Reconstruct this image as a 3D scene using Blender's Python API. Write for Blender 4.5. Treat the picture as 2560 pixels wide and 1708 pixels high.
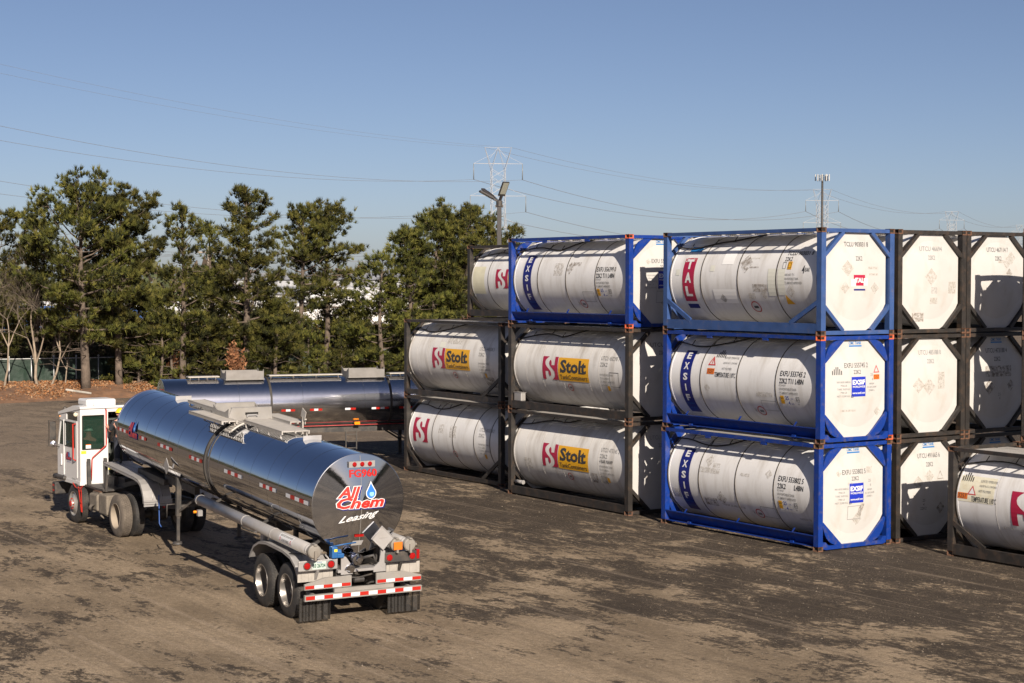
import bpy, bmesh, math, random
import numpy as np
from mathutils import Vector, Matrix, Euler
from math import sin, cos, tan, pi, radians, atan2, sqrt, asin

S = bpy.context.scene
COL = S.collection
for o in list(bpy.data.objects):
    bpy.data.objects.remove(o)

# ------------------------------------------------------------------ camera
CAM_POS = Vector((30.5345, -28.9004, 6.4903))
PITCH, ROLL, YAW, FPX = 0.0350, 0.0014, 0.9889, 4344.8
fwd = Vector((-sin(YAW)*cos(PITCH), cos(YAW)*cos(PITCH), -sin(PITCH)))
rgt = Vector((cos(YAW), sin(YAW), 0))
upv = rgt.cross(fwd)
r2_ = rgt*cos(ROLL) + upv*sin(ROLL)
u2_ = upv*cos(ROLL) - rgt*sin(ROLL)
cam_d = bpy.data.cameras.new('camera')
cam = bpy.data.objects.new('camera', cam_d)
COL.objects.link(cam)
cam.matrix_world = Matrix(((r2_.x, u2_.x, -fwd.x, CAM_POS.x), (r2_.y, u2_.y, -fwd.y, CAM_POS.y),
                           (r2_.z, u2_.z, -fwd.z, CAM_POS.z), (0, 0, 0, 1)))
cam_d.sensor_width = 36.0
cam_d.sensor_fit = 'HORIZONTAL'
cam_d.lens = FPX/2560*36.0
cam_d.clip_start = 0.5
cam_d.clip_end = 6000
S.camera = cam
S.render.resolution_x = 1024
S.render.resolution_y = 683
M3 = Matrix((r2_, u2_, fwd))


def at(u, v, depth):
    """photo pixel (2560 wide) + distance along the view axis -> world point"""
    d = M3.transposed() @ Vector(((float(u)-1280)/FPX, -(float(v)-854)/FPX, 1.0))
    return CAM_POS + float(depth)*d


def atz(u, v, z):
    d = M3.transposed() @ Vector(((u-1280)/FPX, -(v-854)/FPX, 1.0))
    return CAM_POS + d*((z-CAM_POS.z)/d.z)


# ------------------------------------------------------------------ sky + sun
SUN_DIR = Vector((1.95, -0.57, 1.07)).normalized()      # towards the sun
SUN_EL = asin(SUN_DIR.z)
SUN_AZ = atan2(SUN_DIR.x, SUN_DIR.y)
world = bpy.data.worlds.new('World')
S.world = world
world.use_nodes = True
nt = world.node_tree
nt.nodes.clear()
wo = nt.nodes.new('ShaderNodeOutputWorld')
bg = nt.nodes.new('ShaderNodeBackground')
sky = nt.nodes.new('ShaderNodeTexSky')
sky.sky_type = 'NISHITA'
sky.sun_disc = False
sky.sun_elevation = SUN_EL
sky.sun_rotation = SUN_AZ
sky.altitude = 0
sky.air_density = 0.6
sky.dust_density = 0.7
sky.ozone_density = 4.0
tint = nt.nodes.new('ShaderNodeVectorMath')
tint.operation = 'MULTIPLY'
tint.inputs[1].default_value = (1.22, 1.00, 0.91)     # winter haze, less cyan than the clean model sky
nt.links.new(sky.outputs[0], tint.inputs[0])
nt.links.new(tint.outputs[0], bg.inputs[0])
bg.inputs[1].default_value = 0.051
nt.links.new(bg.outputs[0], wo.inputs[0])
sun_d = bpy.data.lights.new('sun', 'SUN')
sun_d.energy = 5.0
sun_d.angle = radians(0.5)
sun_d.color = (1.0, 0.885, 0.75)
sun = bpy.data.objects.new('sun', sun_d)
COL.objects.link(sun)
sun.rotation_euler = (-SUN_DIR).to_track_quat('-Z', 'Y').to_euler()
sun.location = SUN_DIR*60
S.view_settings.view_transform = 'Standard'
S.view_settings.look = 'None'
S.view_settings.gamma = 1.0
S.view_settings.exposure = 0.76
S.view_settings.use_curve_mapping = False
S.render.engine = 'CYCLES'
S.cycles.max_bounces = 8
S.cycles.transparent_max_bounces = 12


# ------------------------------------------------------------------ object helpers
def tag(o, label=None, cat=None, group=None, kind=None):
    if label: o['label'] = label
    if cat: o['category'] = cat
    if group: o['group'] = group
    if kind: o['kind'] = kind
    return o


def thing(name, label, cat, loc=(0, 0, 0), rz=0.0, group=None, mw=None):
    o = bpy.data.objects.new(name, None)
    o.empty_display_size = 0.3
    COL.objects.link(o)
    if mw is not None:
        o.matrix_world = mw
    else:
        o.location = loc
        o.rotation_euler = (0, 0, rz)
    return tag(o, label, cat, group)


class MB:
    def __init__(self):
        self.v = []; self.f = []; self.m = []; self.s = []

    def add(self, vs, fs, mi=0, smooth=False):
        b = len(self.v)
        self.v.extend([tuple(p) for p in vs])
        for f in fs:
            self.f.append([i+b for i in f]); self.m.append(mi); self.s.append(smooth)
        return self

    def box(self, x0, x1, y0, y1, z0, z1, mi=0, bev=0.0, mw=None):
        if bev > 0:
            b = min(bev, (x1-x0)*.45, (y1-y0)*.45, (z1-z0)*.45)
            bm = bmesh.new()
            bmesh.ops.create_cube(bm, size=1.0)
            for q in bm.verts:
                q.co = ((x0+x1)/2+q.co.x*(x1-x0), (y0+y1)/2+q.co.y*(y1-y0), (z0+z1)/2+q.co.z*(z1-z0))
            bmesh.ops.bevel(bm, geom=bm.edges[:], offset=b, segments=2, affect='EDGES', profile=0.5)
            vs = [q.co.copy() for q in bm.verts]
            fs = [[q.index for q in f.verts] for f in bm.faces]
            bm.free()
        else:
            vs = [Vector(p) for p in ((x0, y0, z0), (x1, y0, z0), (x1, y1, z0), (x0, y1, z0),
                                      (x0, y0, z1), (x1, y0, z1), (x1, y1, z1), (x0, y1, z1))]
            fs = [(0, 3, 2, 1), (4, 5, 6, 7), (0, 1, 5, 4), (1, 2, 6, 5), (2, 3, 7, 6), (3, 0, 4, 7)]
        if mw is not None:
            vs = [mw @ p for p in vs]
        return self.add(vs, fs, mi)

    def beam(self, a, b, w, h, mi=0, up=(0, 0, 1)):
        """rectangular bar from a to b; w across, h along 'up'"""
        a = Vector(a); b = Vector(b)
        d = (b-a); L = d.length; d.normalize()
        u = Vector(up)
        s = d.cross(u)
        if s.length < 1e-4:
            s = d.cross(Vector((1, 0, 0)))
        s.normalize(); t = s.cross(d)
        vs = []
        for p in (a, b):
            for i, j in ((-1, -1), (1, -1), (1, 1), (-1, 1)):
                vs.append(p + s*(i*w/2) + t*(j*h/2))
        return self.add(vs, [(0, 1, 2, 3), (7, 6, 5, 4), (0, 4, 5, 1), (1, 5, 6, 2), (2, 6, 7, 3), (3, 7, 4, 0)], mi)

    def tube(self, pts, r, n=10, mi=0, cap=True, smooth=True):
        pts = [Vector(p) for p in pts]
        rs = r if isinstance(r, (list, tuple)) else [r]*len(pts)
        vs = []; fs = []
        prev = None
        for i, p in enumerate(pts):
            d = (pts[min(i+1, len(pts)-1)] - pts[max(i-1, 0)])
            if d.length < 1e-9: d = Vector((0, 0, 1))
            d.normalize()
            if prev is None:
                s = d.cross(Vector((0, 0, 1)))
                if s.length < 1e-3: s = d.cross(Vector((1, 0, 0)))
            else:
                s = prev - d*prev.dot(d)
                if s.length < 1e-4: s = d.cross(Vector((1, 0, 0)))
            s.normalize(); prev = s
            t = d.cross(s)
            for k in range(n):
                a = 2*pi*k/n
                vs.append(p + s*(rs[i]*cos(a)) + t*(rs[i]*sin(a)))
        for i in range(len(pts)-1):
            for k in range(n):
                fs.append((i*n+k, i*n+(k+1) % n, (i+1)*n+(k+1) % n, (i+1)*n+k))
        self.add(vs, fs, mi, smooth)
        if cap:
            b = len(self.v)-len(vs)
            self.f.append([b+k for k in range(n)][::-1]); self.m.append(mi); self.s.append(False)
            e = b+(len(pts)-1)*n
            self.f.append([e+k for k in range(n)]); self.m.append(mi); self.s.append(False)
        return self

    def lathe(self, prof, origin, axis, n=32, mi=0, smooth=True, ref=(0, 0, 1), a0=0.0, a1=2*pi, mis=None):
        """prof: list of (distance along axis, radius)"""
        o = Vector(origin); ax = Vector(axis).normalized()
        s = ax.cross(Vector(ref))
        if s.length < 1e-4: s = ax.cross(Vector((1, 0, 0)))
        s.normalize(); t = s.cross(ax)
        full = abs(a1-a0-2*pi) < 1e-6
        m = n if full else n+1
        # every profile step gets its own vertices, so steps stay crisp and long runs stay true
        def ringpts(h, r):
            return [o+ax*h+s*(r*cos(a0+(a1-a0)*k/n))+t*(r*sin(a0+(a1-a0)*k/n)) for k in range(m)]
        soft = set()
        for i in range(1, len(prof)-1):
            v0 = Vector((prof[i][0]-prof[i-1][0], prof[i][1]-prof[i-1][1])); v1 = Vector((prof[i+1][0]-prof[i][0], prof[i+1][1]-prof[i][1]))
            if v0.length > 1e-6 and v1.length > 1e-6 and v0.angle(v1) < radians(32) and max(v0.length, v1.length) < 8*min(v0.length, v1.length): soft.add(i)
        last = None
        for i in range(len(prof)-1):
            if i in soft and last is not None: A_ = last
            else:
                A_ = len(self.v); self.v.extend(tuple(p) for p in ringpts(*prof[i]))
            B_ = len(self.v); self.v.extend(tuple(p) for p in ringpts(*prof[i+1]))
            last = B_
            for k in range(n):
                k2 = (k+1) % m
                self.f.append([A_+k, A_+k2, B_+k2, B_+k]); self.m.append(mis[i] if mis else mi); self.s.append(smooth)
        return self

    def prism(self, poly, fn0, fn1, mi=0, hole=None):
        """poly: 2-D outline; fn0/fn1 map (a,b)->3-D for the two sides"""
        n = len(poly)
        vs = [fn0(a, b) for a, b in poly]+[fn1(a, b) for a, b in poly]
        fs = [list(range(n))[::-1], [n+i for i in range(n)]]
        for i in range(n):
            j = (i+1) % n
            fs.append([i, j, n+j, n+i])
        return self.add(vs, fs, mi)

    def build(self, name, mats, parent=None, label=None, auto=None):
        me = bpy.data.meshes.new(name)
        me.from_pydata(self.v, [], self.f)
        if not isinstance(mats, (list, tuple)): mats = [mats]
        for m in mats: me.materials.append(m)
        me.polygons.foreach_set('material_index', self.m)
        me.polygons.foreach_set('use_smooth', self.s)
        me.update()
        bm = bmesh.new(); bm.from_mesh(me)
        bmesh.ops.recalc_face_normals(bm, faces=bm.faces[:])
        bm.to_mesh(me); bm.free()
        o = bpy.data.objects.new(name, me)
        COL.objects.link(o)
        if parent is not None: o.parent = parent
        if label: o['label'] = label
        return o


def np_mesh(name, V, F, mats, midx=None, parent=None, smooth=False):
    """V (n,3) array, F (m,k) int array of equal-size faces"""
    me = bpy.data.meshes.new(name)
    k = F.shape[1]
    me.vertices.add(len(V)); me.vertices.foreach_set('co', V.astype(np.float32).ravel())
    me.loops.add(F.size); me.loops.foreach_set('vertex_index', F.astype(np.int32).ravel())
    me.polygons.add(len(F))
    me.polygons.foreach_set('loop_start', np.arange(0, F.size, k, dtype=np.int32))
    try:
        me.polygons.foreach_set('loop_total', np.full(len(F), k, dtype=np.int32))
    except Exception:
        pass
    if not isinstance(mats, (list, tuple)): mats = [mats]
    for m in mats: me.materials.append(m)
    if midx is not None: me.polygons.foreach_set('material_index', midx.astype(np.int32))
    me.polygons.foreach_set('use_smooth', np.full(len(F), smooth))
    me.update(calc_edges=True)
    o = bpy.data.objects.new(name, me)
    COL.objects.link(o)
    if parent is not None: o.parent = parent
    return o


def copy_tree(o, parent=None):
    c = o.copy()
    COL.objects.link(c)
    if parent is not None:
        c.parent = parent
        c.matrix_parent_inverse = o.matrix_parent_inverse.copy()
    for ch in list(o.children):
        copy_tree(ch, c)
    return c


# ------------------------------------------------------------------ materials
def mat(name, col, rough=0.6, metal=0.0, var=0.0, vscale=3.0, bump=0.0, bscale=20.0, spec=None, emis=None,
        dirt=None, dscale=2.0, damt=0.5, dstretch=(1, 1, 1), alpha=None, rvar=0.0, coat=0.0, trans=0.0, ior=None,
        dlo=0.45, dhi=0.7, coord='Object', brand=False):
    m = bpy.data.materials.new(name)
    m.use_nodes = True
    t = m.node_tree; N = t.nodes; Lk = t.links
    b = N['Principled BSDF']
    b.inputs['Roughness'].default_value = rough
    b.inputs['Metallic'].default_value = metal
    if spec is not None: b.inputs['Specular IOR Level'].default_value = spec
    if coat: b.inputs['Coat Weight'].default_value = coat; b.inputs['Coat Roughness'].default_value = .15
    if trans: b.inputs['Transmission Weight'].default_value = trans
    if ior: b.inputs['IOR'].default_value = ior
    if emis:
        b.inputs['Emission Color'].default_value = (*emis[0], 1); b.inputs['Emission Strength'].default_value = emis[1]
    tc = N.new('ShaderNodeTexCoord')
    src = tc.outputs[coord]
    last = None
    rgb = N.new('ShaderNodeRGB'); rgb.outputs[0].default_value = (*col, 1)
    last = rgb.outputs[0]
    if var > 0:
        n = N.new('ShaderNodeTexNoise'); n.inputs['Scale'].default_value = vscale; n.inputs['Detail'].default_value = 6
        Lk.new(src, n.inputs['Vector'])
        mr = N.new('ShaderNodeMapRange'); mr.inputs[1].default_value = .3; mr.inputs[2].default_value = .7
        mr.inputs[3].default_value = 1-var; mr.inputs[4].default_value = 1+var*.6
        Lk.new(n.outputs[0], mr.inputs[0])
        mx = N.new('ShaderNodeVectorMath'); mx.operation = 'SCALE'
        Lk.new(last, mx.inputs[0]); Lk.new(mr.outputs[0], mx.inputs['Scale'])
        last = mx.outputs[0]
    if dirt is not None:
        mp = N.new('ShaderNodeMapping'); mp.inputs['Scale'].default_value = dstretch
        Lk.new(src, mp.inputs[0])
        n = N.new('ShaderNodeTexNoise'); n.inputs['Scale'].default_value = dscale; n.inputs['Detail'].default_value = 8
        n.inputs['Roughness'].default_value = .65
        Lk.new(mp.outputs[0], n.inputs['Vector'])
        mr = N.new('ShaderNodeMapRange'); mr.inputs[1].default_value = dlo; mr.inputs[2].default_value = dhi
        mr.inputs[3].default_value = 0; mr.inputs[4].default_value = damt
        Lk.new(n.outputs[0], mr.inputs[0])
        mx = N.new('ShaderNodeMix'); mx.data_type = 'RGBA'
        Lk.new(mr.outputs[0], mx.inputs[0]); Lk.new(last, mx.inputs[6]); mx.inputs[7].default_value = (*dirt, 1)
        last = mx.outputs[2]
        if metal > 0.3:
            mr2 = N.new('ShaderNodeMapRange'); mr2.inputs[3].default_value = rough; mr2.inputs[4].default_value = min(1, rough+.35)
            Lk.new(mr.outputs[0], mr2.inputs[0]); Lk.new(mr2.outputs[0], b.inputs['Roughness'])
    Lk.new(last, b.inputs['Base Color'])
    if rvar > 0:
        n = N.new('ShaderNodeTexNoise'); n.inputs['Scale'].default_value = 1.5; n.inputs['Detail'].default_value = 7
        Lk.new(src, n.inputs['Vector'])
        mr = N.new('ShaderNodeMapRange'); mr.inputs[1].default_value = .4; mr.inputs[2].default_value = .75
        mr.inputs[3].default_value = rough; mr.inputs[4].default_value = rough+rvar
        Lk.new(n.outputs[0], mr.inputs[0]); Lk.new(mr.outputs[0], b.inputs['Roughness'])
    if bump > 0:
        n = N.new('ShaderNodeTexNoise'); n.inputs['Scale'].default_value = bscale; n.inputs['Detail'].default_value = 5
        Lk.new(src, n.inputs['Vector'])
        bp = N.new('ShaderNodeBump'); bp.inputs['Strength'].default_value = 1.0; bp.inputs['Distance'].default_value = bump
        Lk.new(n.outputs[0], bp.inputs['Height']); Lk.new(bp.outputs[0], b.inputs['Normal'])
    if alpha is not None:
        lo, hi, sc, mxa = alpha
        n = N.new('ShaderNodeTexNoise'); n.inputs['Scale'].default_value = sc; n.inputs['Detail'].default_value = 6
        n.inputs['Roughness'].default_value = .7
        Lk.new(src, n.inputs['Vector'])
        mr = N.new('ShaderNodeMapRange'); mr.inputs[1].default_value = lo; mr.inputs[2].default_value = hi
        mr.inputs[3].default_value = 0; mr.inputs[4].default_value = mxa
        Lk.new(n.outputs[0], mr.inputs[0]); Lk.new(mr.outputs[0], b.inputs['Alpha'])
    return m


WHITE = mat('tank_cladding_white', (.67, .665, .66), .38, var=.07, vscale=.9, dirt=(.34, .30, .25), dscale=1.3, damt=.58,
            dstretch=(2.6, 1, .45), dlo=.50, dhi=.80, bump=.0015, bscale=2.2)
WHITE_OLD = mat('tank_cladding_aged', (.63, .615, .59), .42, var=.09, vscale=1.1, dirt=(.25, .205, .155), dscale=1.3, damt=.75,
                dstretch=(2.4, 1, .45), dlo=.49, dhi=.80, bump=.002, bscale=2.0)
WHITE_END = mat('end_panel_white', (.45, .44, .425), .5, var=.05, vscale=1.6, dirt=(.33, .28, .22), dscale=2.2, damt=.45, dstretch=(1, 1, .6), dlo=.52, dhi=.8)
YELLOWED = mat('yellowed_cladding', (.66, .63, .47), .45, var=.05, dirt=(.45, .42, .3), damt=.4)
BLUE = mat('frame_blue_paint', (.004, .030, .20), .38, var=.12, vscale=5, dirt=(.075, .07, .11), dscale=6, damt=.7, dlo=.52, dhi=.72)
BLUE_OLD = mat('frame_faded_blue_paint', (.03, .07, .20), .5, var=.2, vscale=3, dirt=(.12, .09, .08), dscale=6, damt=.6, dlo=.55, dhi=.78)
BLACK = mat('frame_black_paint', (.024, .021, .019), .5, var=.35, vscale=4, dirt=(.085, .052, .032), dscale=4.5, damt=.65, dlo=.50, dhi=.72)
RUST = mat('casting_rust', (.12, .055, .028), .8, var=.5, vscale=9, dirt=(.04, .025, .02), dscale=14, damt=.9)
ORANGE_CAST = mat('casting_primer', (.50, .09, .03), .6, var=.2, vscale=9, dirt=(.16, .06, .03), dscale=14, damt=.6)
HOLE = mat('dark_recess', (.01, .009, .008), .9)
BAND = mat('strap_band', (.10, .085, .065), .45, metal=.4, var=.5, vscale=2.5)
SEAM = mat('seam_line', (.42, .40, .37), .5)
HOSE = mat('hose_black', (.03, .026, .022), .7, var=.3)
GRATE = mat('walkway_grating', (.50, .48, .45), .5, metal=.35, var=.15, dirt=(.25, .2, .16), damt=.4)
CHROME = mat('polished_steel', (.45, .475, .535), .035, metal=1.0, var=.02, bump=.0022, bscale=1.1, rvar=.05)
CHROME_OLD = mat('scuffed_steel', (.68, .69, .73), .15, metal=1.0, var=.05, vscale=6)
SEAMM = mat('weld_seam_metal', (.44, .45, .47), .20, metal=1.0)
STEEL = mat('brushed_steel', (.33, .315, .295), .38, metal=.35, var=.1, vscale=4, dirt=(.3, .26, .2), damt=.35, dscale=3)
ALU = mat('dull_aluminium', (.36, .35, .345), .45, metal=.4, var=.12, vscale=3, dirt=(.26, .23, .19), damt=.4, dscale=2)
DARKMETAL = mat('dark_chassis', (.035, .033, .032), .6, var=.3, dirt=(.11, .09, .07), damt=.6, dscale=5)
DUSTY = mat('dusty_chassis', (.17, .145, .115), .85, var=.25, vscale=6, dirt=(.07, .055, .045), damt=.5, dscale=8, bump=.004, bscale=25)
RUBBER = mat('tyre_rubber', (.022, .021, .021), .75, var=.25, vscale=5, dirt=(.13, .105, .08), damt=.35, dscale=4, bump=.003, bscale=30)
RUBBER_DUSTY = mat('tyre_rubber_dusty', (.12, .10, .08), .9, var=.3, vscale=5, dirt=(.05, .04, .035), damt=.5, dscale=7, bump=.004, bscale=30)
PAINT_WHITE = mat('cab_white_paint', (.58, .575, .57), .3, var=.02, dirt=(.5, .47, .42), damt=.2, dscale=3)
PAINT_RED = mat('red_paint', (.40, .022, .012), .4, var=.1)
LIGHT_RED = mat('red_lens', (.28, .004, .004), .18, coat=.5, bump=.002, bscale=60)
LIGHT_AMBER = mat('amber_lens', (.80, .25, .01), .2, coat=.5)
LAMP_GLASS = mat('lamp_lens', (.85, .74, .55), .15, metal=.3)
TAPE_R = mat('red_reflective_tape', (.36, .016, .010), .35)
TAPE_W = mat('white_reflective_tape', (.58, .59, .62), .35)
INK = mat('black_lettering', (.035, .035, .037), .5)
INK_END = mat('weathered_lettering', (.10, .10, .10), .6)
INK_GREY = mat('faded_lettering', (.20, .20, .20), .6)
INK_BLUE = mat('blue_lettering', (.02, .05, .30), .5)
INK_RED = mat('red_print', (.45, .05, .05), .5)
NAVY = mat('navy_decal', (.008, .012, .14), .35)
ROYAL = mat('royal_blue_decal', (.012, .03, .36), .35)
DEC_WHITE = mat('white_decal', (.62, .62, .62), .4)
CRIMSON = mat('crimson_decal', (.34, .010, .045), .4)
GOLD = mat('yellow_decal', (.66, .34, .012), .4)
CYAN_BLUE = mat('mid_blue_decal', (.02, .16, .42), .4)
ORANGE_D = mat('orange_placard', (.60, .14, .01), .45)
YEL = mat('yellow_sticker', (.75, .62, .03), .45)
STAIN = mat('glue_residue', (.40, .36, .30), .8, alpha=(.38, .62, 13, .45))
STAIN_D = mat('dark_residue', (.24, .20, .16), .8, alpha=(.40, .60, 11, .6))
PATCH = mat('pale_patch', (.62, .62, .55), .6)
GLASS = mat('tinted_glass', (.015, .04, .028), .03)
GLASS.node_tree.nodes['Principled BSDF'].inputs['Alpha'].default_value = .50
GLASS_DARK = mat('dark_window', (.015, .022, .02), .05, coat=.6)


# ------------------------------------------------------------------ flat artwork helpers
_txt = {}


def text_flat(s, size=1.0, bold=0.0, shear=0.0, align='CENTER', space=1.0, squash=1.0):
    key = (s, bold, shear, align, space)
    if key not in _txt:
        cu = bpy.data.curves.new('t', 'FONT')
        cu.body = s; cu.size = 1.0; cu.offset = bold; cu.shear = shear
        cu.align_x = align; cu.align_y = 'CENTER'; cu.space_character = space
        cu.resolution_u = 2
        ob = bpy.data.objects.new('t', cu); COL.objects.link(ob)
        bpy.context.view_layer.update()
        dg = bpy.context.evaluated_depsgraph_get()
        me = bpy.data.meshes.new_from_object(ob.evaluated_get(dg))
        vs = [(v.co.x, v.co.y) for v in me.vertices]
        fs = [list(p.vertices) for p in me.polygons]
        bpy.data.objects.remove(ob); bpy.data.meshes.remove(me); bpy.data.curves.remove(cu)
        _txt[key] = (vs, fs)
    vs, fs = _txt[key]
    return [(x*size*squash, y*size) for x, y in vs], fs


def fit_text(s, w, h, cx, cy, **k):
    """text scaled to exactly fill w x h around (cx, cy)"""
    vs, fs = text_flat(s, **k)
    xs = [p[0] for p in vs]; ys = [p[1] for p in vs]
    x0, x1, y0, y1 = min(xs), max(xs), min(ys), max(ys)
    if w is None: w = (x1-x0)*h/(y1-y0)
    return [(cx+((x-x0)/(x1-x0)-.5)*w, cy+((y-y0)/(y1-y0)-.5)*h) for x, y in vs], fs


class Art:
    """flat artwork cut into a grid and wrapped onto a surface"""
    def __init__(self, fn, step=0.12):
        self.fn = fn; self.step = step; self.secs = []; self.cur = None

    def sec(self, name):
        """start a new piece of artwork: an object of its own"""
        self.cur = [name, MB(), []]
        self.secs.append(self.cur)

    def put(self, vs, fs, m, lift=0.004, cut=True, kind=None):
        if not vs: return
        if m.name in LOOSE: tgt = [LOOSE[m.name], MB(), []]; self.secs.append(tgt)
        else:
            if self.cur is None: self.sec('lettering')
            tgt = self.cur
        if m not in tgt[2]: tgt[2].append(m)
        bm = bmesh.new()
        bv = [bm.verts.new((x, y, 0)) for x, y in vs]
        for f in fs:
            try: bm.faces.new([bv[i] for i in f])
            except ValueError: pass
        if cut and self.step:
            for ax in (0, 1):
                lo = min(v.co[ax] for v in bm.verts); hi = max(v.co[ax] for v in bm.verts)
                if ax == 0 and self.step_x is None: continue
                st = self.step if ax else self.step_x
                k = math.floor(lo/st)+1
                while k*st < hi:
                    co = [0, 0, 0]; co[ax] = k*st; no = [0, 0, 0]; no[ax] = 1
                    bmesh.ops.bisect_plane(bm, geom=bm.verts[:]+bm.edges[:]+bm.faces[:], plane_co=co, plane_no=no)
                    k += 1
        bm.verts.index_update()
        V = [self.fn(v.co.x, v.co.y, lift) for v in bm.verts]
        F = [[v.index for v in f.verts] for f in bm.faces]
        bm.free()
        tgt[1].add(V, F, tgt[2].index(m), False)

    step_x = None

    def poly(self, pts, m, lift=0.004):
        self.put(pts, [list(range(len(pts)))], m, lift)

    def rect(self, x0, x1, y0, y1, m, lift=0.004):
        self.poly([(x0, y0), (x1, y0), (x1, y1), (x0, y1)], m, lift)

    def frame(self, x0, x1, y0, y1, w, m, lift=0.004):
        self.rect(x0, x1, y0, y0+w, m, lift); self.rect(x0, x1, y1-w, y1, m, lift)
        self.rect(x0, x0+w, y0+w, y1-w, m, lift); self.rect(x1-w, x1, y0+w, y1-w, m, lift)

    def ring(self, cx, cy, r, w, m, lift=0.004, n=24):
        vs = []; fs = []
        for k in range(n):
            a = 2*pi*k/n
            vs += [(cx+r*cos(a), cy+r*sin(a)), (cx+(r-w)*cos(a), cy+(r-w)*sin(a))]
        for k in range(n):
            j = (k+1) % n
            fs.append([2*k, 2*j, 2*j+1, 2*k+1])
        self.put(vs, fs, m, lift)

    def tri(self, cx, cy, s, m, w=0.02, lift=0.004, fill=None):
        h = s*.87
        P = [(cx-s/2, cy-h/2), (cx+s/2, cy-h/2), (cx, cy+h/2)]
        k = 1-w*3.4/h
        c = (cx, cy-h/2+h/3)
        Q = [(c[0]+(x-c[0])*k, c[1]+(y-c[1])*k) for x, y in P]
        self.put(P+Q, [[0, 1, 4, 3], [1, 2, 5, 4], [2, 0, 3, 5]], m, lift)
        if fill: self.poly(Q, fill, lift-.001)

    def diamond(self, cx, cy, s, m, lift=0.003):
        self.poly([(cx-s, cy), (cx, cy-s), (cx+s, cy), (cx, cy+s)], m, lift)

    def text(self, s, h, cx, cy, m, w=None, lift=0.004, **k):
        vs, fs = fit_text(s, w, h, cx, cy, **k)
        self.put(vs, fs, m, lift)

    def ltext(self, s, h, x, cy, m, w=None, lift=0.004, **k):
        vs, fs = fit_text(s, w, h, 0, cy, **k)
        x0 = min(p[0] for p in vs)
        self.put([(p[0]-x0+x, p[1]) for p in vs], fs, m, lift)

    def build(self, name, parent, label=None):
        for nm, mb, mats in self.secs:
            if mb.f: mb.build(name if nm == 'lettering' else nm, mats, parent, label)


LOOSE = {'glue_residue': 'stain', 'dark_residue': 'stain', 'pale_patch': 'patch', 'fresh_white_patch': 'patch', 'yellowed_cladding': 'patch', 'ghost_lettering': 'stain', 'aged_sticker_ground': 'patch'}

# ------------------------------------------------------------------ tank containers
CL, CW, CH = 6.058, 2.438, 2.591
TR, TZ = 1.155, 1.335          # tank radius and axis height inside its frame
YC = CW/2


def side_fn(x, t, lift):
    a = t/TR
    R = TR+0.003+lift
    return (x, YC-R*cos(a), TZ+R*sin(a))


DR, DH = 0.98, 0.075


def end_fn(y, z, lift):
    r = sqrt((y-YC)**2+(z-TZ)**2)
    bulge = DH*(1-(r/DR)**2) if r < DR else 0.0
    return (-0.105+bulge+lift, y, z)


def zt(z):
    """height on the side -> arc parameter"""
    return TR*asin(max(-1, min(1, (z-TZ)/TR)))


_cast = {}


def casting_mesh(m):
    """corner casting with its slotted holes, origin at its centre"""
    if m.name in _cast: return _cast[m.name]
    bm = bmesh.new()
    bmesh.ops.create_cube(bm, size=1.0)
    for q in bm.verts: q.co = (q.co.x*.178, q.co.y*.162, q.co.z*.118)
    for f in list(bm.faces):
        n = f.normal.copy()
        ins = bmesh.ops.inset_individual(bm, faces=[f], thickness=.032)
        for v in f.verts: v.co -= n*.03
        f.material_index = 1
    me = bpy.data.meshes.new('corner_casting')
    me.materials.append(m); me.materials.append(HOLE)
    bm.to_mesh(me); bm.free()
    _cast[m.name] = me
    return me


OCT = [(YC-.40, .10), (YC+.40, .10), (YC+1.01, .70), (YC+1.01, 1.93), (YC+.40, 2.485), (YC-.40, 2.485), (YC-1.01, 1.93), (YC-1.01, .70)]


def end_mesh(x_at, sgn, mats, parent, name='end_panel'):
    """octagonal closing plate with the dished tank head swelling out of it"""
    bm = bmesh.new()
    n = 48; rings = 7
    cen = bm.verts.new((DH, YC, TZ))
    prev = None; first = None
    for k in range(1, rings+1):
        r = DR*k/rings
        ring = [bm.verts.new((DH*(1-(r/DR)**2), YC+r*cos(2*pi*i/n), TZ+r*sin(2*pi*i/n))) for i in range(n)]
        for i in range(n):
            j = (i+1) % n
            f = bm.faces.new((cen, ring[i], ring[j]) if prev is None else (prev[i], ring[i], ring[j], prev[j]))
            f.smooth = True
        prev = ring

    def octr(a):
        best = 9
        d = (cos(a), sin(a))
        for i in range(8):
            p = OCT[i]; q = OCT[(i+1) % 8]
            e = (q[0]-p[0], q[1]-p[1]); w = (p[0]-YC, p[1]-TZ)
            den = d[0]*e[1]-d[1]*e[0]
            if abs(den) < 1e-9: continue
            t = (w[0]*e[1]-w[1]*e[0])/den
            s = (w[0]*d[1]-w[1]*d[0])/den
            if t > 0 and -1e-6 <= s <= 1+1e-6: best = min(best, t)
        return best
    oring = []
    for i in range(n):
        a = 2*pi*i/n; r = max(octr(a), DR+.004)
        oring.append(bm.verts.new((0, YC+r*cos(a), TZ+r*sin(a))))
    inner = [bm.verts.new(v.co) for v in prev]
    for i in range(n):
        j = (i+1) % n
        bm.faces.new((inner[i], oring[i], oring[j], inner[j]))
    back = [bm.verts.new((-.045, v.co.y, v.co.z)) for v in oring]
    for i in range(n):
        j = (i+1) % n
        bm.faces.new((oring[i], back[i], back[j], oring[j]))
    me = bpy.data.meshes.new(name)
    for v in bm.verts: v.co.x = x_at+sgn*v.co.x
    bmesh.ops.recalc_face_normals(bm, faces=bm.faces[:])
    bm.to_mesh(me); bm.free()
    me.materials.append(mats)
    o = bpy.data.objects.new(name, me); COL.objects.link(o); o.parent = parent
    return o


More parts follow.
